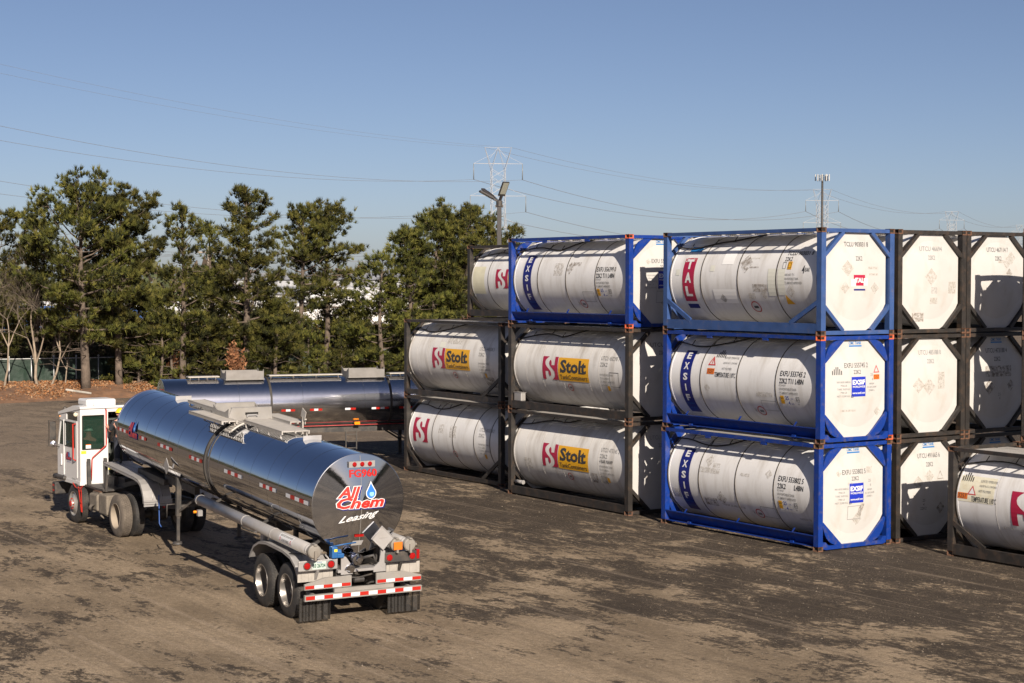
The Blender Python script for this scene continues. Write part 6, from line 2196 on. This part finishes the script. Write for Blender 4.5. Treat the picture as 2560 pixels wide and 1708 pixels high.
OAK = [mat('dry_oak_leaf', (.17, .068, .027), .85, var=.3), mat('dry_oak_leaf_pale', (.25, .115, .05), .85, var=.3)]
shrub('shrub with dry orange oak leaves, rising behind the parked tanker', 586, 97, .3, 2.55, .62, OAK, 51, 1100, [.7, .3], ls=.13)
shrub('small rust coloured shrub low between the pine trunks', 440, 101, .2, 2.6, .8, OAK, 52, 700, [.7, .3])
GOLDL = [mat('yellow_autumn_leaf', (.50, .27, .03), .85, var=.3), mat('olive_autumn_leaf', (.20, .17, .05), .85, var=.4)]
shrub('yellowing shrub behind the fence in the middle of the belt', 780, 112, .2, 3.4, 1.6, GOLDL, 53, 1500, [.3, .7])
BRUSH = [mat('olive_brush', (.075, .062, .024), .9, var=.4), mat('green_brush', (.042, .05, .016), .9, var=.4), mat('brown_brush', (.085, .055, .032), .9, var=.4)]
R_ = random.Random(9)
g0 = shrub('olive brown undergrowth bush between the pines beyond the fence', 640, 116, .0, 5.0, 2.4, BRUSH, 54, 3200, [.4, .35, .25], group='undergrowth bushes beyond the fence', name='undergrowth_bush', cat='bush', ls=.17)
for u in range(-60, 1260, 44):
    for dd in (113, 134):
        c = copy_tree(g0); p = at(u+R_.uniform(-18, 18), 702, dd+R_.uniform(-3, 6)); c.location = (p.x, p.y, 0)
        s = R_.uniform(.45, .85)*(1.0 if dd < 120 else 1.1)
        c.rotation_euler = (0, 0, R_.uniform(0, 6.28)); c.scale = (s, s, s*R_.uniform(.7, 1.0))

# ------------------------------------------------------------------ things beyond the trees
FARW = mat('far_white_paint', (.60, .60, .60), .5, var=.05, vscale=.4)
FARG = mat('far_grey_roof', (.30, .31, .33), .6, var=.1, vscale=.2)
FARB = mat('far_blue_paint', (.03, .12, .42), .5, var=.1)
FARR = mat('far_brown_wall', (.30, .13, .08), .8, var=.2)
OPEN = mat('far_opening', (.03, .03, .03), .8)


def box_trailer(u, d, rz, L=12.0, m_=FARW, label='', cat='trailer'):
    p = at(u, 702, d)
    t = thing('parked_box_trailer', label, cat, (p.x, p.y, 0), rz, 'vehicles parked beyond the trees')
    b = MB(); b.box(-L/2, L/2, -1.25, 1.25, 1.1, 3.95, bev=.05); b.build('body', m_, t)
    for x in (-L/2+1.2, -L/2+2.4):
        for s in (-1, 1):
            q = MB(); q.lathe([(-.15, 0), (-.15, .5), (.15, .5), (.15, 0)], (x, s*1.05, .5), (0, 1, 0), n=18); q.build('wheel', RUBBER, t)
    q = MB(); q.box(-L/2, L/2, -.5, .5, .85, 1.1); q.box(L/2-3, L/2-2.8, -.8, .8, .05, .9); q.build('underframe', DARKMETAL, t)
    return t


FT = [(35, 200, 55, FARW, 'white box trailer far beyond the trees at the left edge'), (110, 205, 62, FARW, 'white box trailer glimpsed behind the bare trees'),
      (225, 195, 70, FARW, 'white box trailer glimpsed between the two leftmost pine trunks'), (165, 170, 66, FARB, 'blue box trailer glimpsed low left of the thick pine trunk'),
      (235, 165, 58, FARB, 'blue box trailer glimpsed right of the thick pine trunk'), (330, 200, 60, FARW, 'white box trailer seen through the pines right of the rounded pine'),
      (430, 205, 64, FARW, 'white box trailer behind the slim forked topped pine'), (540, 200, 60, FARW, 'white box trailer behind the narrow middle pine'),
      (665, 190, 57, FARW, 'white box trailer glimpsed right of the tall open pine'), (730, 180, 62, FARW, 'white box trailer seen below the two flat layered pines'),
      (1000, 200, 60, FARW, 'white box trailer behind the group at the lamp post'), (600, 215, 64, FARW, 'white box trailer behind the orange leaved shrub')]
for u, d, a_, mm, lb in FT: box_trailer(u, d, radians(a_), 12, mm, lb)


def shed(u, d, rz, L, W_, H_, label, wall, roof, arch=False):
    p = at(u, 702, d)
    t = thing('warehouse', label, 'building', (p.x, p.y, 0), rz)
    b = MB(); b.box(-L/2, L/2, -W_/2, W_/2, 0, H_); b.build('wall', wall, t)
    r = MB()
    if arch:
        n = 14
        P = [(-W_/2-.2+(W_+.4)*i/n, H_+.05+(W_*.30)*sin(pi*i/n)) for i in range(n+1)]
        r.prism(P, lambda a, b_: (-L/2-.2, a, b_), lambda a, b_: (L/2+.2, a, b_))
    else:
        r.prism([(-W_/2-.4, H_+.02), (0, H_+1.3), (W_/2+.4, H_+.02)], lambda a, b_: (-L/2-.4, a, b_), lambda a, b_: (L/2+.4, a, b_))
    r.build('roof', roof, t)
    for k in range(4):
        x = -L/2+L*(k+.5)/4
        q = MB(); q.box(x-1.6, x+1.6, -W_/2-.05, -W_/2+.1, .1, min(3.6, H_-.6)); q.build('loading_door', OPEN if k % 2 else FARW, t)
    return t


shed(885, 215, radians(57), 11, 10, 2.6, 'white arched fabric shelter glimpsed right of the flat layered pines', FARW, FARW, True)
shed(850, 250, radians(57), 16, 12, 3.0, 'low brown walled building beside the white arched shelter', FARR, FARG)
shed(845, 330, radians(57), 44, 20, 6.6, 'long grey roofed warehouse in the distance through the gap of the pines', FARG, FARG)
shed(720, 290, radians(57), 30, 16, 4.2, 'grey roofed warehouse farther behind the trees left of the arched shelter', FARW, FARG)

# distant woods all round the yard (also what the mirror tanks reflect)
N_ = 110000
rs = np.random.default_rng(8)
az = rs.uniform(0, 2*pi, N_)
fa = atan2(-sin(YAW), cos(YAW))   # view azimuth measured from +y towards +x
vw = np.abs((az-(fa % (2*pi))+pi) % (2*pi)-pi) < .33
R0_ = np.where(vw, rs.uniform(330, 430, N_), rs.uniform(230, 340, N_))
hh = np.where(vw, 8.2+2.2*np.sin(az*41)+1.6*np.sin(az*97), 8.0+2.2*np.sin(az*17)+1.6*np.sin(az*53))
zz = hh*rs.uniform(0, 1, N_)**.7
Pw = np.stack([CAM_POS.x+R0_*np.sin(az), CAM_POS.y+R0_*np.cos(az), zz], -1)
V = Pw[:, None, :]+rs.normal(0, 1, (N_, 3, 3))*np.where(vw, .8, .75)[:, None, None]
V[:, :, 2] = np.maximum(V[:, :, 2], 0)
WOOD = [mat('far_wood_green', (.055, .068, .028), .95), mat('far_wood_brown', (.115, .085, .06), .95), mat('far_wood_olive', (.085, .085, .035), .95)]
o = np_mesh('distant_woods', V.reshape(-1, 3), np.arange(N_*3).reshape(-1, 3), WOOD, rs.choice(3, N_, p=[.4, .35, .25]))
tag(o, 'brown and green woods along the horizon', 'woods', kind='stuff')

# ------------------------------------------------------------------ lamp post
LAMPM = mat('lamp_post_bronze', (.030, .027, .027), .5, var=.1)
LED = mat('led_panel', (.25, .25, .21), .3)
pb = at(1248, 702, 70)
ztop = CAM_POS.z+(702-512)*70/FPX
t = thing('lamp_post', 'grey square lamp post with three floodlight heads, rising behind the tank containers', 'lamp post', (pb.x, pb.y, 0), YAW)
m = MB(); m.box(-.09, .09, -.09, .09, 0, ztop, bev=.012); m.box(-.22, .22, -.22, .22, 0, .03); m.build('pole', LAMPM, t)
m = MB(); m.lathe([(0, .13), (.22, .13), (.24, .10), (.24, 0)], (0, 0, ztop-.08), (0, 0, 1), n=14); m.box(-.16, .16, -.05, .05, ztop-.12, ztop-.02); m.build('tenon', DARKMETAL, t)
rv = Vector((1, 0, 0)); vv = Vector((0, 1, 0))
for (dx, dv, tilt, ww) in ((-1, .45, radians(36), .28), (-1, -.25, radians(28), .28), (.42, -.60, radians(58), .32)):
    d = (rv*dx+vv*dv).normalized(); up_ = Vector((0, 0, 1))
    f = d*cos(tilt)+up_*sin(tilt); s = f.cross(up_).normalized(); n = s.cross(f)
    mw = Matrix(((f.x, s.x, n.x, 0), (f.y, s.y, n.y, 0), (f.z, s.z, n.z, ztop+.10), (0, 0, 0, 1)))
    m = MB(); m.box(.28, .92, -ww/2, ww/2, -.03, .04, bev=.015, mw=mw); m.box(.02, .30, -.05, .05, -.04, .03, mw=mw)
    for q in range(5): m.box(.36, .40+.08*q, -ww/2+.02+.05*q, -ww/2+.03+.05*q, .04, .06, mw=mw)
    hd = m.build('floodlight_head', LAMPM, t)
    m = MB(); m.box(.38, .89, -ww/2+.03, ww/2-.03, -.04, -.028, mw=mw); m.build('led_panel', LED, hd)

# ------------------------------------------------------------------ transmission towers and wires
TW = mat('tower_steel', (.36, .345, .33), .7, metal=.1)
INS = mat('insulator_string', (.16, .17, .17), .4)
T_pos = [at(1245, 702, 504), at(2054, 702, 731), at(2378, 702, 962)]
for p in T_pos: p.z = 0
stp = T_pos[1]-T_pos[0]
T_pos = [T_pos[0]-stp]+T_pos+[T_pos[2]+(T_pos[2]-T_pos[1])*1.0]
T_pos[4] = at(2552, 702, 1190); T_pos[4].z = 0
HT = 45.0
ARMS = [(40.3-.9, 7.1), (35.0-.9+.0, 8.1), (30.2, 7.6)]
ARMZ = [HT-2.75-.0, HT-7.6]


def tower(pos, label, i):
    yaw = atan2((T_pos[min(i+1, 4)]-T_pos[max(i-1, 0)]).y, (T_pos[min(i+1, 4)]-T_pos[max(i-1, 0)]).x)
    # the arms face the camera broadside, as in the photograph
    t = thing('transmission_tower', label, 'tower', (pos.x, pos.y, 0), YAW+.12, 'lattice towers of the power line')
    m = MB(); w = .060 if i == 1 else .070

    def hw(z):
        return 5.0-(5.0-1.95)*min(1, z/24.0)
    zs = [0, 7, 13, 18, 22.5, 26, 29, 31.5, 34, 36.3, 38.6]
    for a, b_ in zip(zs[:-1], zs[1:]):
        for sx in (-1, 1):
            for sy in (-1, 1):
                m.beam((sx*hw(a), sy*hw(a), a), (sx*hw(b_), sy*hw(b_), b_), w*1.5, w*1.5)
        for (c0, c1) in (((-1, -1), (1, -1)), ((-1, 1), (1, 1)), ((-1, -1), (-1, 1)), ((1, -1), (1, 1))):
            m.beam((c0[0]*hw(a), c0[1]*hw(a), a), (c1[0]*hw(b_), c1[1]*hw(b_), b_), w, w)
            m.beam((c1[0]*hw(a), c1[1]*hw(a), a), (c0[0]*hw(b_), c0[1]*hw(b_), b_), w, w)
    # V shaped peak
    for sx in (-1, 1):
        for sy in (-1, 1):
            m.beam((sx*1.95, sy*1.95, 38.6), (sx*3.9, 0, 45.0), w*1.3, w*1.3)
            m.beam((sx*1.95, sy*1.95, 38.6), (0, 0, 45.0), w, w)
        m.beam((sx*2.4, 0, 41.9), (0, 0, 44.9), w, w)
    m.beam((-3.9, 0, 45), (3.9, 0, 45), w*1.1, w*1.1)
    m.build('lattice', TW, t)
    for z, L in ((40.3, 7.1), (31.0, 8.1), (22.0, 7.3)):
        q = MB()
        for sy in (-.6, .6):
            q.beam((-L, 0, z), (0, sy, z), w*1.4, w*1.4); q.beam((L, 0, z), (0, sy, z), w*1.4, w*1.4)
        for s in (-1, 1): q.beam((s*L, 0, z+.05), (s*1.1, 0, z+3.0), w*.8, w*.8)
        arm = q.build('cross_arm', TW, t)
        for s in (-1, 1):
            q = MB(); q.tube([(s*L, 0, z), (s*L, 0, z-4.6)], [.10, .16], n=6); q.build('insulator', INS, arm)
    return t


names = ['power line tower off to the left of the photo', 'nearest lattice tower with V top, rising behind the lamp post', 'second lattice tower, behind the thin dark mast',
         'third small lattice tower above the black framed containers', 'farthest lattice tower tip at the right edge']
tw = [tower(p, n_, i) for i, (p, n_) in enumerate(zip(T_pos, names))]
tw[0].scale = (1.1, 1.1, 1.2)
bpy.context.view_layer.update()
WIRE = mat('conductor_wire', (.20, .21, .23), .6)
cfg = [(-7.1, 35.7, 'upper left conductor'), (7.1, 35.7, 'upper right conductor'), (-8.1, 26.4, 'middle left conductor'), (8.1, 26.4, 'middle right conductor'),
       (-7.3, 17.4, 'lower left conductor'), (7.3, 17.4, 'lower right conductor'), (-3.9, 45.0, 'left shield wire'), (3.9, 45.0, 'right shield wire')]
for x, z, nm in cfg:
    m = MB()
    for i in range(4):
        a_ = tw[i].matrix_world @ Vector((x, 0, z)); b_ = tw[i+1].matrix_world @ Vector((x, 0, z))
        sag = 7.0 if z < 44 else 4.5
        pts = []
        for k in range(25):
            s = k/24; p = a_.lerp(b_, s); p.z -= 4*sag*s*(1-s); pts.append(p)
        rr = .032 if z > 44 else .055
        m.tube(pts, [rr*(.7+.5*i)*(.75+.25) for _ in pts], n=4, cap=False)
    o = m.build('power_cable', WIRE)
    tag(o, f'thin overhead cable between the lattice towers, the {nm}', 'power cable', 'cables of the lattice tower line')

# monopole
ANT = mat('antenna_grey', (.36, .36, .35), .5)
pm = at(2054, 702, 450)
zt_ = CAM_POS.z+(702-437)*450/FPX
t = thing('cell_mast', 'dark slender phone mast with white antenna panels, rising above the blue framed container', 'phone mast', (pm.x, pm.y, 0), YAW)
m = MB(); m.tube([(0, 0, 0), (0, 0, zt_)], [.42, .26], n=10); m.build('pole', DARKMETAL, t)
m = MB()
for k in range(3):
    a = k*2.094+.3
    m.beam((0, 0, zt_-.8), (1.3*cos(a), 1.3*sin(a), zt_-.8), .12, .12)
    b_ = a+pi/2
    for s in (zt_-.3, zt_-1.3): m.beam((1.3*cos(a)-1.2*cos(b_), 1.3*sin(a)-1.2*sin(b_), s), (1.3*cos(a)+1.2*cos(b_), 1.3*sin(a)+1.2*sin(b_), s), .08, .08)
m.build('antenna_mount', DARKMETAL, t)
for k in range(3):
    a = k*2.094+.3; b_ = a+pi/2
    for s in (-1.1, 0, 1.1):
        q = MB(); c = (1.4*cos(a)+s*cos(b_), 1.4*sin(a)+s*sin(b_)); q.box(c[0]-.12, c[0]+.12, c[1]-.12, c[1]+.12, zt_-1.6, zt_+.1, bev=.03); q.build('antenna_panel', ANT, t)

# low distribution line crossing behind the trees
WOODP = mat('weathered_pole_wood', (.35, .29, .23), .9, var=.2)
pa = at(-300, 702, 128); pb_ = at(522, 702, 160); pc = at(1420, 702, 175)
hp = 9.6
tops = []
for (p, lb) in ((pa, 'wooden utility pole off to the left'), (pb_, 'pale wooden utility pole glimpsed between the slim and the tall open pines'), (pc, 'wooden utility pole hidden behind the blue framed containers')):
    t = thing('utility_pole', lb, 'utility pole', (p.x, p.y, 0), YAW)
    m = MB(); m.tube([(0, 0, 0), (0, 0, hp)], [.16, .11], n=8); m.build('pole', WOODP, t)
    m = MB(); m.box(-1.1, 1.1, -.05, .05, hp-.6, hp-.48); m.build('cross_arm', WOODP, t)
    tops.append(p)
for k, (dz, dx, nm) in enumerate(((0, -.9, 'upper'), (0, .9, 'twin upper'), (-3.2, 0, 'lower'), (-3.9, .0, 'lowest'))):
    m = MB()
    for a_, b_ in ((tops[0], tops[1]), (tops[1], tops[2])):
        pts = []
        for i in range(17):
            s = i/16; p = a_.lerp(b_, s); p.z = hp-.45+dz-4*.9*s*(1-s)
            p = p+Vector((cos(YAW), sin(YAW), 0))*dx; pts.append(p)
        m.tube(pts, .016, n=4, cap=False)
    o = m.build('roadside_cable', HOSE if k > 1 else WIRE)
    tag(o, f'dark cable crossing behind the pines, {nm} one on the wooden poles', 'cable', 'cables on the wooden poles')
